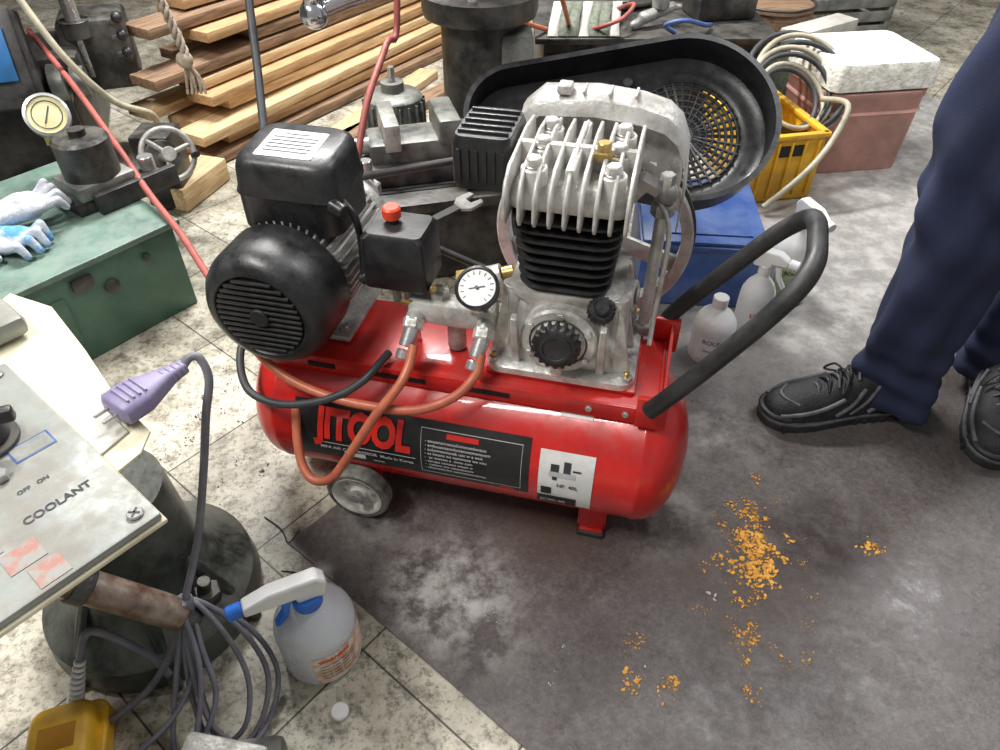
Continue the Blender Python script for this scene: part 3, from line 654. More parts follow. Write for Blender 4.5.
def glove(name,loc,rz,m,m2,flip=1):
    g=empty(name,loc,rz)
    caps=[((0,0,.02),(.075,0,.026),.026,.030),((0,.025,.02),(.075,.028,.022),.018,.020),((0,-.025,.02),(.075,-.028,.022),.018,.020)]
    for k,(y,l) in enumerate(((-.038,.050),(-.013,.064),(.013,.060),(.036,.045))):
        b=(.10,y,.026);md_=(.10+l*.55,y*1.15,.036+.004*k);e=(.10+l*.8,y*1.1,.012)
        caps+=[((.06,y,.022),b,.012,.0115),(b,md_,.0115,.0105),(md_,e,.0105,.009)]
    caps+=[((.02,-.04*flip,.02),(.06,-.068*flip,.02),.014,.012),((.06,-.068*flip,.02),(.085,-.068*flip,.016),.012,.010)]
    capsules('glove_hand',caps,m,g,.004,3)
    capsules('glove_cuff',[((-.06,-.022,.018),(.0,-.02,.02),.021,.023),((-.06,.022,.018),(.0,.02,.02),.021,.023),((-.06,0,.018),(0,0,.02),.024,.026)],m2,g,.0045,4)
    return g
glove('work_glove',(-1.19,1.45,.252),-.2,bluecl,cloth)
glove('work_glove',(-1.17,1.49,.285),.7,cloth,bluecl,-1)
# ------------------------------------------------------------------ milling machine left back
MM=empty('milling_machine',(-1.80,2.35,0),.35)
box('machine_base',(.8,.7,.30),(0,.1,.15),iron,MM,b=.02)
box('machine_knee',(.5,.5,.35),(-.10,.1,.45),irong,MM,b=.03)
box('machine_table',(1.0,.34,.06),(.0,-.1,.68),irong,MM,b=.006)
box('table_slot',(.98,.03,.012),(.0,-.14,.71),void_shade,MM,b=0)
box('machine_column',(.45,.45,1.6),(-.3,.5,.9),greenm,MM,b=.04)
box('saddle',(.30,.34,.1),(.30,-.05,.35),iron,MM,b=.015)
box('control_box',(.30,.12,.26),(.20,-.34,.44),blkm,MM,rot=(-.35,0,0),b=.008)
box('control_face',(.22,.004,.14),(.21,-.402,.475),blue,MM,rot=(-.35,0,0),b=.003)
cyl('control_knob',(.17,-.40,.48),(.17,-.435,.49),.022,blk,MM);cyl('control_knob',(.25,-.40,.48),(.25,-.430,.49),.020,white,MM)
box('name_plate',(.12,.004,.05),(.21,-.365,.385),silverl,MM,rot=(-.35,0,0),b=.001)
cyl('pipe',(.15,-.30,.05),(.52,-.40,.10),.028,iron,MM)
for k in range(3): cyl('gear_stack',(.30+.06*k,-.24,.33),(.34+.06*k,-.24,.33),.07-.012*k,irong,MM,36)
cyl('vertical_screw',(.46,-.1,.30),(.46,-.1,.65),.022,steel,MM);cyl('gland',(.46,-.1,.42),(.46,-.1,.47),.045,iron,MM)
tube('machine_cable',[(.38,-.35,.62),(.45,-.40,.45),(.53,-.36,.30),(.62,-.30,.22),(.60,-.2,.1)],.010,hm,MM)
box('apron',(.6,.03,.26),(.1,-.27,.17),blkm,MM,b=.005)
box('feed_gearbox',(.20,.20,.22),(.50,-.02,.36),iron,MM,b=.02)
for k in range(3): cyl('lever',(.56,-.12,.36+.05*k),(.60,-.24,.40+.05*k),.008,steel,MM,12);sphere('lever_ball',(.60,-.24,.40+.05*k),.017,blk,MM)
HW=empty('handwheel',(-.945,1.945,.245));hx=Vector((.55,-.75,.45)).normalized()
ring('wheel_rim',(0,0,0),hx,.070,.008,alud,HW,48);M=frame((0,0,0),(1,0,0),hx)
for k in range(3):
    a=2*pi*k/3+.5;p=M@Vector((.068*math.cos(a),.068*math.sin(a),0));cyl('wheel_spoke',(0,0,0),p,.007,alud,HW,16)
cyl('wheel_hub',-hx*.02,hx*.02,.020,alud,HW);cyl('wheel_shaft',-hx*.20,hx*.0,.014,steel,HW);p=M@Vector((.068,0,0))
cyl('wheel_grip',p,p+hx*.05,.009,blk,HW)
cyl('wheel_bearing_block',-hx*.26,-hx*.10,.05,iron,HW);box('wheel_support',(.12,.12,.24),tuple(-hx*.2+Vector((0,.03,-.035))),iron,HW,b=.01)
RP=empty('hanging_rope',(-.92,2.2,.42))
for ph in (0,pi*.66,pi*1.33):
    tube('rope_strand',[(.008*math.cos(ph+t*1.4)-.003*t,.008*math.sin(ph+t*1.4),.016*t) for t in range(0,30)],.0065,rope_m,RP,res=3)
sphere('rope_knot',(-.01,0,.0),.024,rope_m,RP)
for k in range(5): tube('rope_tassel',[(-.01,0,0),(-.02+.01*k,.01*(k%2),-.05),(-.03+.014*k,.0,-.10)],.004,rope_m,RP)
# hanging cables
tube('hanging_power_cable',[(-.56,1.75,2.6),(-.55,1.70,1.4),(-.52,1.64,.85),(-.50,1.55,.70),(-.475,1.42,.58),(-.46,1.33,.50),(-.47,1.28,.36),(-.5,1.25,.2),(-.55,1.3,.02)],.0085,cablk)
tube('hanging_air_hose',[(-.2,1.9,2.6),(-.22,1.88,1.4),(-.243,1.855,.67),(-.265,1.76,.60),(-.30,1.62,.52),(-.33,1.53,.40),(-.40,1.50,.2),(-.48,1.6,.02)],.008,redhose)
# ------------------------------------------------------------------ back-right clutter
WBn=empty('steel_workbench',(.54,3.02,0))
box('bench_cabinet',(.78,.8,.34),(0,0,.17),iron,WBn,b=.01);box('bench_top',(.84,.86,.02),(0,0,.35),iron,WBn,b=.004)
for x in (-.2,.2): box('bench_drawer',(.36,.01,.12),(x,-.405,.24),blkm,WBn,b=.004);
for x in (-.2,.2): box('bench_drawer_pull',(.12,.02,.015),(x,-.415,.25),steel,WBn,b=.004)
SB=empty('webbing_strap',(.28,2.78,.362))
for k in range(7):
    pts=[(.035*k-.10,-.18,.004),(.035*k-.09,-.08,.012+.012*(k%3)),(.035*k-.07,.02,.06),(.035*k-.04,.10,.04),(.035*k-.03,.15,.01)]
    bm=bmesh.new();g=[(bm.verts.new((x-.018,y,z)),bm.verts.new((x+.018,y,z))) for x,y,z in pts]
    for a,b in zip(g,g[1:]): bm.faces.new((a[0],a[1],b[1],b[0]))
    o=fin(bm,'strap',strap if k%3 else whited,SB,ang=180);o.modifiers.new('s','SOLIDIFY').thickness=.003
tube('orange_air_line',[(.16,2.66,.37),(.08,2.56,.42),(.05,2.50,.46),(.10,2.44,.53),(.18,2.48,.53),(.22,2.58,.44),(.24,2.68,.375)],.008,orange)
tube('red_air_line',[(.32,2.66,.37),(.36,2.60,.40),(.42,2.62,.42),(.46,2.70,.44),(.40,2.80,.39)],.007,redhose)
tube('blue_sling',[(.60,2.62,.37),(.56,2.60,.40),(.62,2.58,.42),(.70,2.64,.39),(.74,2.70,.372)],.008,blueb)
cyl('steel_pipe_piece',(.46,2.92,.397),(.62,3.00,.397),.035,steel,n=32)
SG=empty('spray_gun',(.50,2.70,.365),.5)
capsules('gun_body',[((0,0,.03),(.12,0,.05),.022,.018),((.02,0,.03),(-.04,0,.012),.018,.014),((.12,0,.05),(.16,0,.045),.012,.010)],alud,SG,.005,3)
cyl('gun_cup',(.07,0,.055),(.07,0,.11),.03,alud,SG)
TB=empty('toolbox',(.80,2.86,.362),.2)
box('toolbox_body',(.22,.16,.09),(0,0,.045),iron,TB,b=.008);box('toolbox_lid',(.23,.17,.025),(0,0,.10),yelp,TB,b=.008);tube('toolbox_handle',[(-.06,0,.11),(-.05,0,.14),(.05,0,.14),(.06,0,.11)],.006,blk,TB)
CB=empty('cardboard_box',(.60,3.22,.362),-.2);box('carton_body',(.3,.22,.14),(0,0,.07),card,CB,b=.003);box('carton_flap',(.3,.1,.004),(0,-.14,.15),card,CB,rot=(.5,0,0),b=.001);box('carton_tape',(.3,.05,.002),(0,0,.1415),cream,CB,b=0)
e=empty('round_tin',(1.16,3.30,.003));lathe('tin_body',[(0,0),(.16,0),(.16,.27),(.166,.275),(.166,.285),(.12,.295),(0,.295)],(0,0,0),(0,0,1),wood2,e,48,False);ring('tin_rim',(0,0,.29),(0,0,1),.16,.006,iron,e)
e=empty('metal_case',(1.22,2.93,.003),.3);box('case_body',(.30,.20,.26),(0,0,.13),strap,e,b=.01);box('case_lid',(.34,.10,.05),(0,0,.285),whited,e,rot=(0,0,.3),b=.006);box('case_latch',(.04,.01,.03),(0,-.104,.22),steel,e,b=.002)
# yellow crate with coiled hose
YC=empty('yellow_crate',(.860,2.32,.003),.20)
bt=.006
box('crate_floor',(.22,.40,bt),(0,0,.005),yel,YC,b=.001)
for x,y,w,d_ in ((0,-.20,.22,bt),(0,.20,.22,bt),(-.11,0,bt,.40),(.11,0,bt,.40)):
    box('crate_wall',(w,d_,.20),(x,y,.11),yel,YC,b=.002);box('crate_rim',(w+.02,d_+.016,.016),(x,y,.215),yel,YC,b=.004)
for k in range(-2,3): box('crate_rib',(.008,.012,.18),(.045*k,-.205,.11),yel,YC,b=.002)
box('crate_handle_slot',(.09,.004,.035),(.0,-.204,.17),void_shade,YC,b=.0)
HC=empty('coiled_hose',(.925,2.29,.27))
for k in range(7):
    ring('hose_loop',(.012*random.uniform(-1,1)+.008*k,.015*k,.004*k),(random.uniform(-.1,.3),-.65+random.uniform(-.15,.15),.7),.100+.012*k,.0085,hm if k%2 else cablk,HC)
tube('hose_tail',[(.1,.0,.0),(.14,-.10,.02),(.10,-.16,-.06),(.02,-.22,-.14),(-.1,-.26,-.24)],.009,hm,HC)
# pail with foam block
PB=empty('plastic_pail',(1.205,2.48,.003),.15)
def sq(w,h,r,z): return [(x,y,z) for x,y in rrect(w,h,r,6)]
loft('pail_body',[sq(.34,.30,.06,0),sq(.345,.305,.06,.01),sq(.36,.33,.07,.25),sq(.37,.34,.075,.255),sq(.37,.34,.075,.275),sq(.35,.32,.07,.277)],pink,PB)
loft('foam_block',[sq(.34,.31,.03,.278),sq(.365,.335,.03,.285),sq(.36,.33,.03,.35),sq(.345,.315,.03,.365)],foam,PB)
loft('pail_ridge',[sq(.36,.325,.07,.20),sq(.366,.335,.07,.205),sq(.36,.325,.07,.215)],pink,PB)
for i,(x,y,z,rz) in enumerate(((1.52,3.70,0.003,.2),(1.50,3.72,.29,.1))):
    e=empty('slatted_crate',(x,y,z),rz)
    box('crate_bottom',(.5,.36,.01),(0,0,.005),irong,e,b=.001)
    for k in range(4):
        for yy in (-.18,.18): box('slat',(.5,.014,.045),(0,yy,.04+.06*k),irong,e,b=.003)
        for xx in (-.25,.25): box('slat',(.014,.36,.045),(xx,0,.04+.06*k),irong,e,b=.003)
    for xx in (-.24,.24):
        for yy in (-.17,.17): box('post',(.03,.03,.27),(xx,yy,.14),strap,e,b=.003)
    box('crate_contents',(.42,.28,.12),(0,0,.07),card,e,b=.02)
e=empty('yellow_machine_guard',(.95,4.1,0),.0);box('guard_plate',(.7,.03,.55),(0,0,.28),yelp,e,b=.005);box('guard_frame',(.74,.05,.05),(0,0,.56),iron,e,b=.005);box('guard_foot',(.74,.2,.03),(0,0,.015),iron,e,b=.005)
# blue bin
BB=empty('blue_storage_bin',(.53,1.72,.003),-.1)
for x,y,w,d_ in ((0,-.17,.30,.006),(0,.17,.30,.006),(-.15,0,.006,.34),(.15,0,.006,.34)):
    box('bin_wall',(w,d_,.17),(x,y,.09),blueb,BB,b=.002);box('bin_rim',(w+.016,d_+.016,.014),(x,y,.178),blueb,BB,b=.004)
box('bin_floor',(.30,.34,.006),(0,0,.006),blueb,BB,b=.001)
box('bin_lid',(.31,.35,.012),(0,0,.19),blueb,BB,b=.004);box('bin_lid_panel',(.24,.28,.006),(0,0,.198),blueb,BB,b=.003)
# bottles
def spray(name,loc,rz,r,h,bm_,capm,nozm,lab=None,headlen=.08,trig=True,lab0=.12,lab1=.58):
    e=empty(name,loc,rz)
    lathe('bottle_body',[(0,0),(r*.9,0),(r,.008),(r,h*.62),(r*.96,h*.72),(r*.75,h*.84),(r*.38,h*.95),(r*.3,h),(r*.3,h+.01),(0,h+.01)],(0,0,0),(0,0,1),bm_,e,48,False)
    if lab: lathe('bottle_label',[(r+.0008,h*lab0),(r+.0008,h*lab1)],(0,0,0),(0,0,1),lab,e,48,False)
    cyl('collar',(0,0,h),(0,0,h+.024),r*.36,nozm,e,24)
    if trig:
        M=Matrix(((1,0,0,0),(0,0,-1,.013),(0,1,0,h+.02),(0,0,0,1)))
        prism('trigger_head',[(.028,.0),(.034,.030),(.022,.046),(-headlen*.55,.044),(-headlen,.030),(-headlen,.014),(-.016,.012),(-.014,0)],.026,capm,e,M,b=.004)
        cyl('nozzle',(-headlen,0,h+.042),(-headlen-.022,0,h+.040),.012,nozm,e,12)
        prism('trigger',[(-.020,.014),(-.036,.014),(-.040,-.02),(-.056,-.045),(-.048,-.048),(-.030,-.022)],.014,nozm,e,Matrix(((1,0,0,0),(0,0,-1,.007),(0,1,0,h+.02),(0,0,0,1))),b=.002)
    return e
def btext(e,s,size,r,z,m,a0=-1.2,bold=.0004):
    me=textmesh(s,size,bold);bm=bmesh.new();bm.from_mesh(me);bmesh.ops.triangulate(bm,faces=bm.faces)
    for v in bm.verts:
        a=a0+v.co.x/r;v.co=(r*math.cos(a),r*math.sin(a),z+v.co.y)
    fin(bm,'bottle_print',m,e,smooth=False)
def cpatch(e,r,a0,a1,z0,z1,m):
    bm=bmesh.new();g=[]
    for i in range(17):
        a=a0+(a1-a0)*i/16;g.append((bm.verts.new((r*math.cos(a),r*math.sin(a),z0)),bm.verts.new((r*math.cos(a),r*math.sin(a),z1))))
    for a,b in zip(g,g[1:]): bm.faces.new((a[0],b[0],b[1],a[1]))
    fin(bm,'bottle_label',m,e,ang=180)
e=spray('spray_bottle',(-.295,.590,0),.42,.064,.150,bottle,white,bluep,None,.090)
cpatch(e,.0648,-1.9,.3,.012,.088,liquid);btext(e,'WARNING',.011,.0655,.072,labelr,-1.75);
for k in range(5): btext(e,'mnxo weks zaom snk',.007,.0655,.060-.009*k,cablk,-1.75,.0001)
e=spray('white_bottle',(.510,1.350,.003),0,.050,.150,white,white,white,None,.05,False);cpatch(e,.0508,-2.6,-.6,.02,.090,labelw);btext(e,'ROUND',.017,.0515,.067,plugm,-2.3);btext(e,'cleaner oil',.011,.0515,.045,plugm,-2.2,.0001)
e=spray('white_bottle',(.632,1.445,.003),2.6,.042,.175,white,white,white,None,.05);btext(e,'LUBE',.016,.0435,.07,labelr,1.6)
e=spray('white_bottle',(.765,1.60,.003),1.9,.060,.215,white,white,white,None,.07);cpatch(e,.0608,1.8,4.0,.03,.12,labgreen);btext(e,'BOND GREEN',.014,.0615,.10,cablk,2.2)
lathe('bottle_cap',[(0,0),(.013,0),(.014,.004),(.014,.010),(.012,.012),(0,.012)],(-.250,.484,0),(0,0,1),white,n=32,cap=False)
# ------------------------------------------------------------------ lower-left control box
K=empty('coolant_control_panel',(-.350,.457,.53),math.atan2(.765,.643))
box('panel_plate',(.62,.37,.010),(-.31,.185,.012),panelg,K,b=.003)
box('panel_edge',(.625,.375,.006),(-.31,.185,.004),cream,K,b=.002)
box('housing',(.50,.22,.16),(-.33,.26,-.08),greend,K,b=.01)
for x,y in ((-.018,.018),(-.018,.35),(-.60,.018)):
    cyl('panel_screw',(x,y,.017),(x,y,.021),.0085,steel,K,20);box('screw_slot',(.012,.002,.001),(x,y,.0215),iron,K,rot=(0,0,.7),b=0);box('screw_slot',(.012,.002,.001),(x,y,.0215),iron,K,rot=(0,0,2.27),b=0)
cyl('selector_bezel',(-.075,.240,.017),(-.075,.240,.024),.036,iron,K);cyl('selector_knob',(-.075,.240,.024),(-.075,.240,.05),.028,blk,K);box('selector_lever',(.06,.014,.018),(-.065,.225,.058),blk,K,rot=(0,0,-.5),b=.004)
cyl('toggle_nut',(-.100,.195,.017),(-.100,.195,.026),.012,steel,K,6);cyl('toggle',(-.100,.195,.024),(-.108,.180,.050),.0045,chrome,K)
cyl('toggle_nut',(-.086,.173,.017),(-.086,.173,.026),.010,steel,K,6)
box('dial_scale',(.045,.028,.001),(-.044,.195,.0172),blueb,K,b=0);box('dial_scale_inner',(.041,.024,.001),(-.044,.195,.0176),panelg,K,b=0)
text_flat('panel_text','COOLANT',.0145,Matrix.Translation((-.062,.090,.0178)),cablk,K,.0003)
text_flat('panel_text_small','OFF   ON',.008,Matrix.Translation((-.068,.135,.0178)),cablk,K,.0002)
box('worn_sticker',(.035,.03,.0008),(-.115,.055,.0174),panelr,K,b=0);box('worn_sticker',(.05,.04,.0008),(-.150,.095,.0174),panelr,K,b=0);box('worn_sticker',(.03,.03,.0008),(-.105,.02,.0174),panelr,K,b=0)
prism('cream_side_cover',[(-.02,.10),(0,.105),(.035,.112),(.060,.135),(.064,.22),(.084,.34),(.100,.47),(.076,.55),(-.02,.50)],.004,cream,K,Matrix.Translation((0,0,-.004)),b=.001)
prism('cover_fold',[(.0,.14),(.040,.15),(.042,.24),(.02,.36),(.0,.36)],.003,whited,K,Matrix.Translation((.002,0,.001)),b=.001)
box('upper_cover',(.09,.12,.03),(.01,.48,.02),panelg,K,b=.01)
cyl('panel_post',(-.42,.30,-.53),(-.42,.30,-.16),.045,iron,K)
# plug + cable
PG=empty('power_plug',(-.432,.632,.536),.95)
loft('plug_body',[[(x,y,z) for y,z in [(a*w,b*h+.016) for a,b in rrect(2,2,.6,3)]] for x,w,h in ((-.040,.020,.010),(-.035,.028,.014),(-.005,.027,.015),(.02,.017,.013),(.04,.010,.010),(.06,.008,.008))],plugm,PG)
for k in range(4): box('plug_grip',(.003,.036,.003),(-.025+.008*k,0,.0315),plugm,PG,b=.001)
for y in (-.009,.009): cyl('plug_pin',(-.040,y,.016),(-.058,y,.016),.0024,steel,PG,12)
for k in range(4): cyl('plug_ridge',(.028+.008*k,0,.016),(.031+.008*k,0,.016),.013-.001*k,plugm,PG,20)
def Lp(p,loc,rz):
    v=Vector(p)-Vector(loc);return Matrix.Rotation(-rz,3,'Z')@v
pts=[(-.399,.677,.552),(-.389,.686,.562),(-.378,.688,.558),(-.372,.680,.53),(-.385,.665,.48),(-.41,.645,.38),(-.435,.61,.28),(-.462,.57,.20),(-.49,.54,.12),(-.54,.50,.05),(-.60,.46,.02)]
tube('plug_cable',[Lp(p,(-.432,.632,.536),.95) for p in pts],.0055,grayc,PG)
CL=empty('cable_bundle',(-.43,.52,.03))
loops=[[(-.03,.05,.16),(.02,.02,.11),(.05,-.02,.05),(.045,-.07,.0),(.0,-.09,-.01),(-.03,-.04,.05),(-.04,.02,.12)],
       [(-.03,.05,.16),(.03,.04,.10),(.070,.0,.03),(.06,-.06,-.02),(.02,-.10,-.02),(-.01,-.05,.04),(-.03,.01,.12)],
       [(-.035,.05,.155),(-.01,.0,.11),(.01,-.05,.05),(-.02,-.11,.0),(-.05,-.10,.0),(-.05,-.03,.07)],
       [(-.03,.045,.15),(.035,.05,.09),(.075,.02,.01),(.075,-.04,-.02),(.05,-.09,-.02),(.0,-.07,.03),(-.03,.0,.11)]]
for l in loops: tube('cable_loop',l,.0042,grayc,CL,True)
tube('cable_run',[(-.04,.04,.17),(-.02,-.0,.10),(-.04,-.06,.05),(-.09,-.11,.02),(-.16,-.14,-.01)],.0042,grayc,CL)
tube('cable_run',[(-.04,.04,.17),(-.01,-.02,.10),(-.01,-.08,.04),(-.02,-.14,.0),(-.04,-.2,-.01)],.0042,grayc,CL)
cyl('cable_tie',(-.035,.045,.148),(-.035,.045,.168),.013,grayc,CL)
# machine foot casting
MF=empty('machine_foot_casting',(-.600,.685,0))
lathe('foot_base',[(0,0),(.170,0),(.175,.02),(.170,.060),(.145,.08),(.12,.10),(.10,.16),(.09,.30),(0,.30)],(0,0,0),(0,0,1),greend,MF,56,False)
hexnut('anchor_nut',(.118,-.05,.088),(.3,0,1),.024,.024,iron,MF);cyl('anchor_stud',(.118,-.05,.10),(.126,-.05,.135),.011,iron,MF,16)
cyl('lever_rod',(-.015,-.155,.33),(.130,-.130,.17),.024,mat('rusty_rod',(.14,.085,.06),(.32,.27,.22),.35,.5,20),MF,32,.004);cyl('lever_rod_ring',(.020,-.149,.290),(.035,-.146,.273),.028,iron,MF);cyl('lever_rod_end',(.130,-.130,.17),(.145,-.127,.153),.020,iron,MF)
for k in range(3): prism('foot_rib',[(.08,0),(.19,0),(.17,.05),(.10,.16),(.08,.16)],.02,greend,MF,Matrix.Rotation(-.2-.9*k,4,'Z')@Matrix(((1,0,0,0),(0,0,-1,.01),(0,1,0,0),(0,0,0,1))),b=.006)
FB=empty('steel_fixture_plate',(-.43,.370,0),.15)
box('fixture_body',(.24,.11,.045),(0,0,.0225),irong,FB,b=.015)
box('fixture_wedge',(.12,.05,.03),(.04,.02,.06),alud,FB,rot=(.1,.1,-.3),b=.008);hexnut('fixture_nut',(-.06,.02,.045),(0,0,1),.018,.018,steel,FB);cyl('fixture_pin',(.10,-.03,.045),(.10,-.03,.07),.012,bluep,FB)
# foot switch
FS=empty('foot_switch',(-.640,.425,.0),.3)
prism('switch_base',rrect(.11,.12,.02),.035,yel,FS,b=.004)
loft('switch_pedal',[sq(.09,.100,.02,.035),sq(.088,.098,.02,.06),sq(.07,.085,.02,.07)],yel,FS)
box('pedal_slot',(.05,.035,.002),(0,-.005,.0705),mat('amber',(.45,.2,.01),None,.4),FS,b=0)
for k in range(8): cyl('strain_relief_ring',(.01+.005*k,.058+.001*k,.045+.012*k),(.012+.005*k,.060+.001*k,.050+.012*k),.0125-.0006*k,white,FS,20)
tube('switch_cord',[(.01,.06,.04),(.05,.07,.14),(.08,.08,.18),(.13,.07,.10),(.15,.05,.06)],.006,grayc,FS)
# ------------------------------------------------------------------ orange paint flakes / debris
def flakes(name,cl,m,z0=.003):
    bm=bmesh.new()
    for cx,cy,sx,sy,n,smin,smax in cl:
        hubs=[(random.gauss(cx,sx),random.gauss(cy,sy)) for _ in range(max(3,n//9))]
        for _ in range(n):
            h=random.choice(hubs);x=h[0]+random.gauss(0,.007);y=h[1]+random.gauss(0,.008)
            r=smin+(smax-smin)*random.random()**2.5;k=random.randint(5,8);ph=random.random()*6;el=random.uniform(.35,1);ro=random.random()*3
            t=random.uniform(.0005,.0018);z=z0;vs=[]
            for i in range(k):
                a=2*pi*i/k;q=r*random.uniform(.5,1.25);px,py=q*math.cos(a),q*math.sin(a)*el
                vs.append(bm.verts.new((x+px*math.cos(ro)-py*math.sin(ro),y+px*math.sin(ro)+py*math.cos(ro),z+t*random.uniform(.8,1.8))))
            lo=[bm.verts.new((v.co.x,v.co.y,z)) for v in vs]
            bm.faces.new(vs)
            for i in range(k): bm.faces.new((lo[i],lo[(i+1)%k],vs[(i+1)%k],vs[i]))
    return fin(bm,name,m,None,smooth=False)
flakes('paint_flakes',[(.478,.80,.022,.035,380,.0015,.0060),(.465,.745,.026,.022,260,.0015,.0060),(.49,.88,.012,.025,90,.001,.004),(.445,.68,.016,.03,70,.001,.004),(.70,.80,.010,.016,50,.0015,.005),(.415,.60,.016,.025,90,.001,.004),(.39,.52,.02,.02,26,.001,.003),(.215,.53,.008,.008,26,.002,.006),(.27,.535,.012,.012,36,.0015,.005),(.25,.60,.03,.03,40,.0008,.0025),(.47,.75,.10,.13,200,.0006,.0020)],flake)
flakes('tile_debris',[(-.62,1.15,.08,.08,120,.0008,.0035),(-.50,.98,.07,.07,90,.0006,.003)],debris,0.0)
flakes('plate_scraps',[(.375,.685,.002,.003,4,.004,.006),(.1,.62,.1,.06,40,.0006,.002)],concrete)
for pts in ([(-.46,.86,.002),(-.42,.83,.003),(-.40,.80,.004),(-.385,.83,.003)],[(-.40,.74,.001),(-.37,.735,.002),(-.34,.72,.001)]): tube('wire_scrap',pts,.0012,cablk)
# ------------------------------------------------------------------ person
PR=empty('standing_person')
def leg_secs(path,seed,n=56):
    rnd=random.Random(seed);out=[];K=len(path);ph=[rnd.random()*6 for _ in range(8)]
    P=[Vector(p[:3]) for p in path];Rr=[p[3] for p in path];tot=150
    for i in range(tot+1):
        t=i/tot*(K-1);k=min(int(t),K-2);f=t-k
        a,b,c,d=P[max(k-1,0)],P[k],P[k+1],P[min(k+2,K-1)]
        p=.5*((2*b)+(c-a)*f+(2*a-5*b+4*c-d)*f*f+(3*b-a-3*c+d)*f**3)
        r=Rr[k]*(1-f)+Rr[k+1]*f;z=p.z;sec=[]
        low=max(0,1-abs(z-.14)/.10);kn=max(0,1-abs(z-.50)/.18)
        hem=.003 if z<.075 else 0
        for j in range(n):
            th=2*pi*j/n
            w=.007*low*math.sin(z*95+2.2*math.sin(th+ph[0])+ph[1])+.010*kn*math.sin(z*45+2.8*math.sin(th+ph[2]))+.006*math.sin(th*2+z*9+ph[3])+.012*abs(math.sin(th*1.5-z*5+ph[4]))**4-.005+.007*math.sin(th*4+z*12+ph[5])+.0035*math.sin(th*7-z*18+ph[6])
            crease=.014*max(0,math.cos(th-pi*1.1))**14
            rr=r+w+crease+hem;sec.append((p.x+rr*math.cos(th)*1.05,p.y+rr*math.sin(th)*.95,p.z))
        out.append(sec)
    return out
def addloft(bm,secs):
    R_=[[bm.verts.new(p) for p in s] for s in secs];n=len(R_[0])
    for a,b in zip(R_,R_[1:]):
        for i in range(n): bm.faces.new((a[i],a[(i+1)%n],b[(i+1)%n],b[i]))
    bm.faces.new(R_[0][::-1]);bm.faces.new(R_[-1])
bm=bmesh.new()
addloft(bm,leg_secs([(.870,1.165,.048,.086),(.868,1.167,.09,.086),(.866,1.17,.18,.082),(.868,1.175,.30,.085),(.875,1.18,.48,.091),(.88,1.20,.65,.102),(.915,1.225,.82,.110),(.96,1.24,.93,.11)],3))
addloft(bm,leg_secs([(1.15,1.255,.048,.086),(1.15,1.26,.09,.086),(1.145,1.27,.18,.082),(1.145,1.27,.30,.085),(1.135,1.26,.48,.091),(1.12,1.265,.65,.102),(1.09,1.27,.82,.110),(1.05,1.26,.93,.11)],9))
pel=[]
for z,a,b in ((.82,.12,.09),(.90,.175,.125),(.98,.17,.12),(1.05,.155,.11),(1.08,.15,.108)):
    pel.append([(1.005+a*math.cos(2*pi*j/40)*.9,1.27+b*math.sin(2*pi*j/40),z) for j in range(40)])
addloft(bm,pel)
o=fin(bm,'trousers',navy,PR,ang=180);rm=o.modifiers.new('r','REMESH');rm.mode='VOXEL';rm.voxel_size=.0060;rm.use_smooth_shade=True
sm=o.modifiers.new('s','SMOOTH');sm.iterations=1
jk=[]
for z,a,b in ((1.02,.175,.128),(1.03,.18,.13),(1.15,.185,.13),(1.3,.20,.135),(1.42,.205,.13),(1.5,.13,.10),(1.53,.07,.07)):
    jk.append([(1.005+a*math.cos(2*pi*j/40),1.27+b*math.sin(2*pi*j/40),z) for j in range(40)])
loft('work_jacket',jk,navy,PR,ang=180)
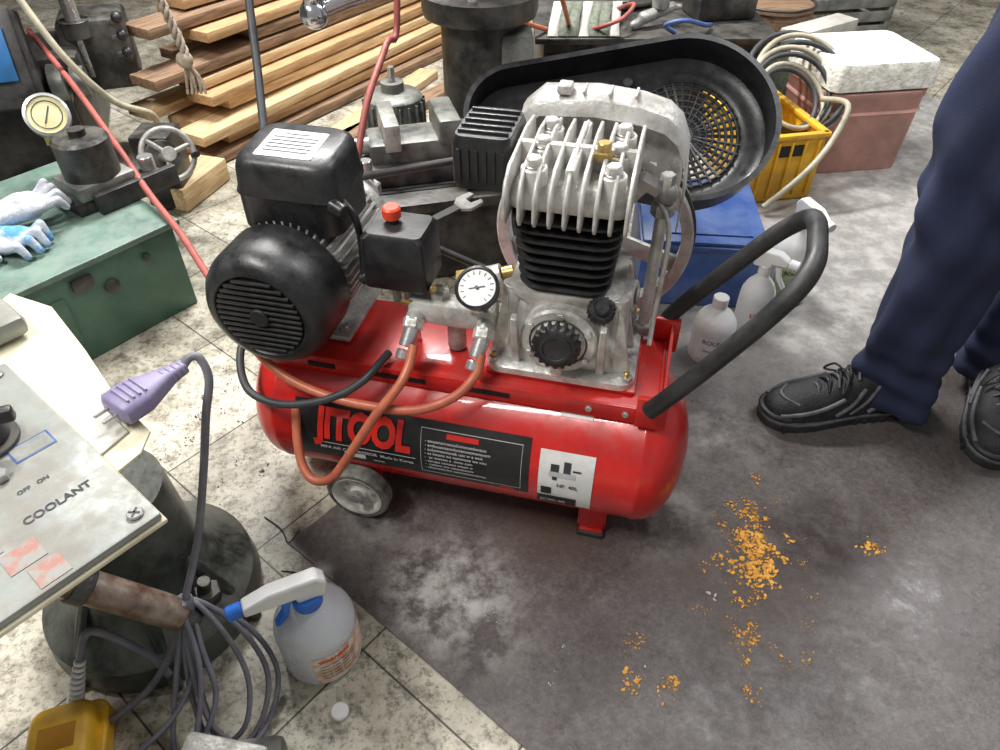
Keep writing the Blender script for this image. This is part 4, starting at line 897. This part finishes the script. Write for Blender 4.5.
def shoe(name,toe,heel,par):
    toe=Vector(toe);heel=Vector(heel);d=heel-toe;L=d.length;e=empty(name,(toe.x,toe.y,.003),math.atan2(d.y,d.x),par);k=L/.30
    st=[(.004,.016,.042),(.012,.032,.056),(.03,.044,.068),(.06,.051,.075),(.10,.052,.086),(.14,.048,.104),(.18,.044,.120),(.22,.040,.130),(.26,.038,.132),(.285,.032,.122),(.296,.018,.095)]
    secs=[]
    for x,w,h in st:
        s=[]
        for j in range(24):
            a=2*pi*j/24;cy=math.cos(a);sz=math.sin(a)
            y=w*math.copysign(abs(cy)**.75,cy);z=.026+(h-.026)*max(0,sz)**.8 if sz>0 else .026-.012*abs(sz)**.5
            s.append((x*k,y,z))
        secs.append(s)
    loft('shoe_upper',secs,shoeb,e,ang=60)
    def outl(g):
        T=[(-.004,.006),(.003,.026),(.02,.043),(.05,.053),(.09,.055),(.14,.048),(.19,.042),(.24,.043),(.275,.040),(.295,.024),(.304,.004)]
        up=[(x*k,w+g) for x,w in T];return up+[(x,-y) for x,y in up[::-1]]
    prism('shoe_sole',outl(.002),.022,rub,e,b=.004)
    prism('shoe_midsole',outl(.0035),.008,shoeg,e,Matrix.Translation((0,0,.019)),b=.002)
    for i in range(14):
        for sg in (-1,1): box('sole_lug',(.010,.006,.014),((.03+.019*i)*k,sg*(.051 if i<5 else .044),.008),rub,e,b=.002)
    for sg in (-1,1):
        tube('shoe_trim',[(.02*k,sg*.038,.040),(.06*k,sg*.050,.052),(.10*k,sg*.0495,.062),(.14*k,sg*.044,.080)],.0048,shoeg,e)
        tube('shoe_trim',[(.13*k,sg*.049,.038),(.16*k,sg*.0455,.064),(.18*k,sg*.036,.100)],.0048,shoeg,e)
        tube('shoe_trim',[(.16*k,sg*.047,.038),(.19*k,sg*.0425,.066),(.21*k,sg*.034,.105)],.004,shoeg,e)
        tube('shoe_trim',[(.20*k,sg*.043,.036),(.23*k,sg*.0415,.062),(.27*k,sg*.036,.080),(.29*k,sg*.024,.08)],.0055,shoeg,e)
    tube('toe_trim',[(.055*k,-.034,.064),(.035*k,-.014,.068),(.030*k,0,.069),(.035*k,.014,.068),(.055*k,.034,.064)],.0035,shoeg,e)
    tube('toe_rand',[(.04*k,-.046,.034),(.010*k,-.030,.034),(-.001*k,0,.034),(.010*k,.030,.034),(.04*k,.046,.034)],.007,rub,e)
    for i in range(5):
        x=(.095+.018*i)*k;z=.083+.0095*i+ (.004 if i else 0)
        tube('lace',[(x,-.024,z-.008),(x+.004,0,z+.006),(x,.024,z-.008)],.0028,blk if i%2 else shoeg,e)
        tube('lace',[(x,-.024,z-.008),(x+.010,0,z+.007),(x+.018,.024,z)],.0024,shoeb,e)
    tube('lace_bow',[(.15*k,0,.118),(.14*k,.03,.120),(.13*k,.045,.095),(.14*k,.02,.108)],.0026,shoeb,e)
    tube('lace_bow',[(.15*k,0,.118),(.14*k,-.03,.120),(.13*k,-.045,.095),(.14*k,-.02,.108)],.0026,shoeb,e)
shoe('shoe_left',(.580,1.130,0),(.905,1.170,0),PR)
shoe('shoe_right',(1.015,.985,0),(1.165,1.285,0),PR)
# ------------------------------------------------------------------ lights, world, camera
def area(name,loc,target,sx,sy,e,col=(1,1,1)):
    l=bpy.data.lights.new(name,'AREA');l.shape='RECTANGLE';l.size=sx;l.size_y=sy;l.energy=e;l.color=col
    o=bpy.data.objects.new(name,l);o.location=loc;o.rotation_mode='QUATERNION'
    o.rotation_quaternion=(Vector(target)-Vector(loc)).to_track_quat('-Z','Y');S.collection.objects.link(o)
area('ceiling_lamp_back',(-.5,2.9,2.7),(.1,1.4,0),1.6,.2,165,(1,.99,.97))
area('front_fill_left',(-1.4,.3,2.6),(-.2,.9,0),1.4,.2,66,(1,.98,.94))  # added front fill light, not an actual ceiling lamp
area('ceiling_lamp_right',(1.7,1.9,2.8),(.9,1.5,0),.2,1.6,46,(.98,.99,1))
w=bpy.data.worlds.new('world');S.world=w;w.use_nodes=True;w.node_tree.nodes['Background'].inputs[0].default_value=(.81,.80,.80,1);w.node_tree.nodes['Background'].inputs[1].default_value=.38
cd=bpy.data.cameras.new('camera');cd.lens=25.92;cd.sensor_width=36;cd.clip_start=.02
c=bpy.data.objects.new('camera',cd);c.location=(0,0,1.15);c.rotation_euler=(math.radians(48),0,0);S.collection.objects.link(c);S.camera=c
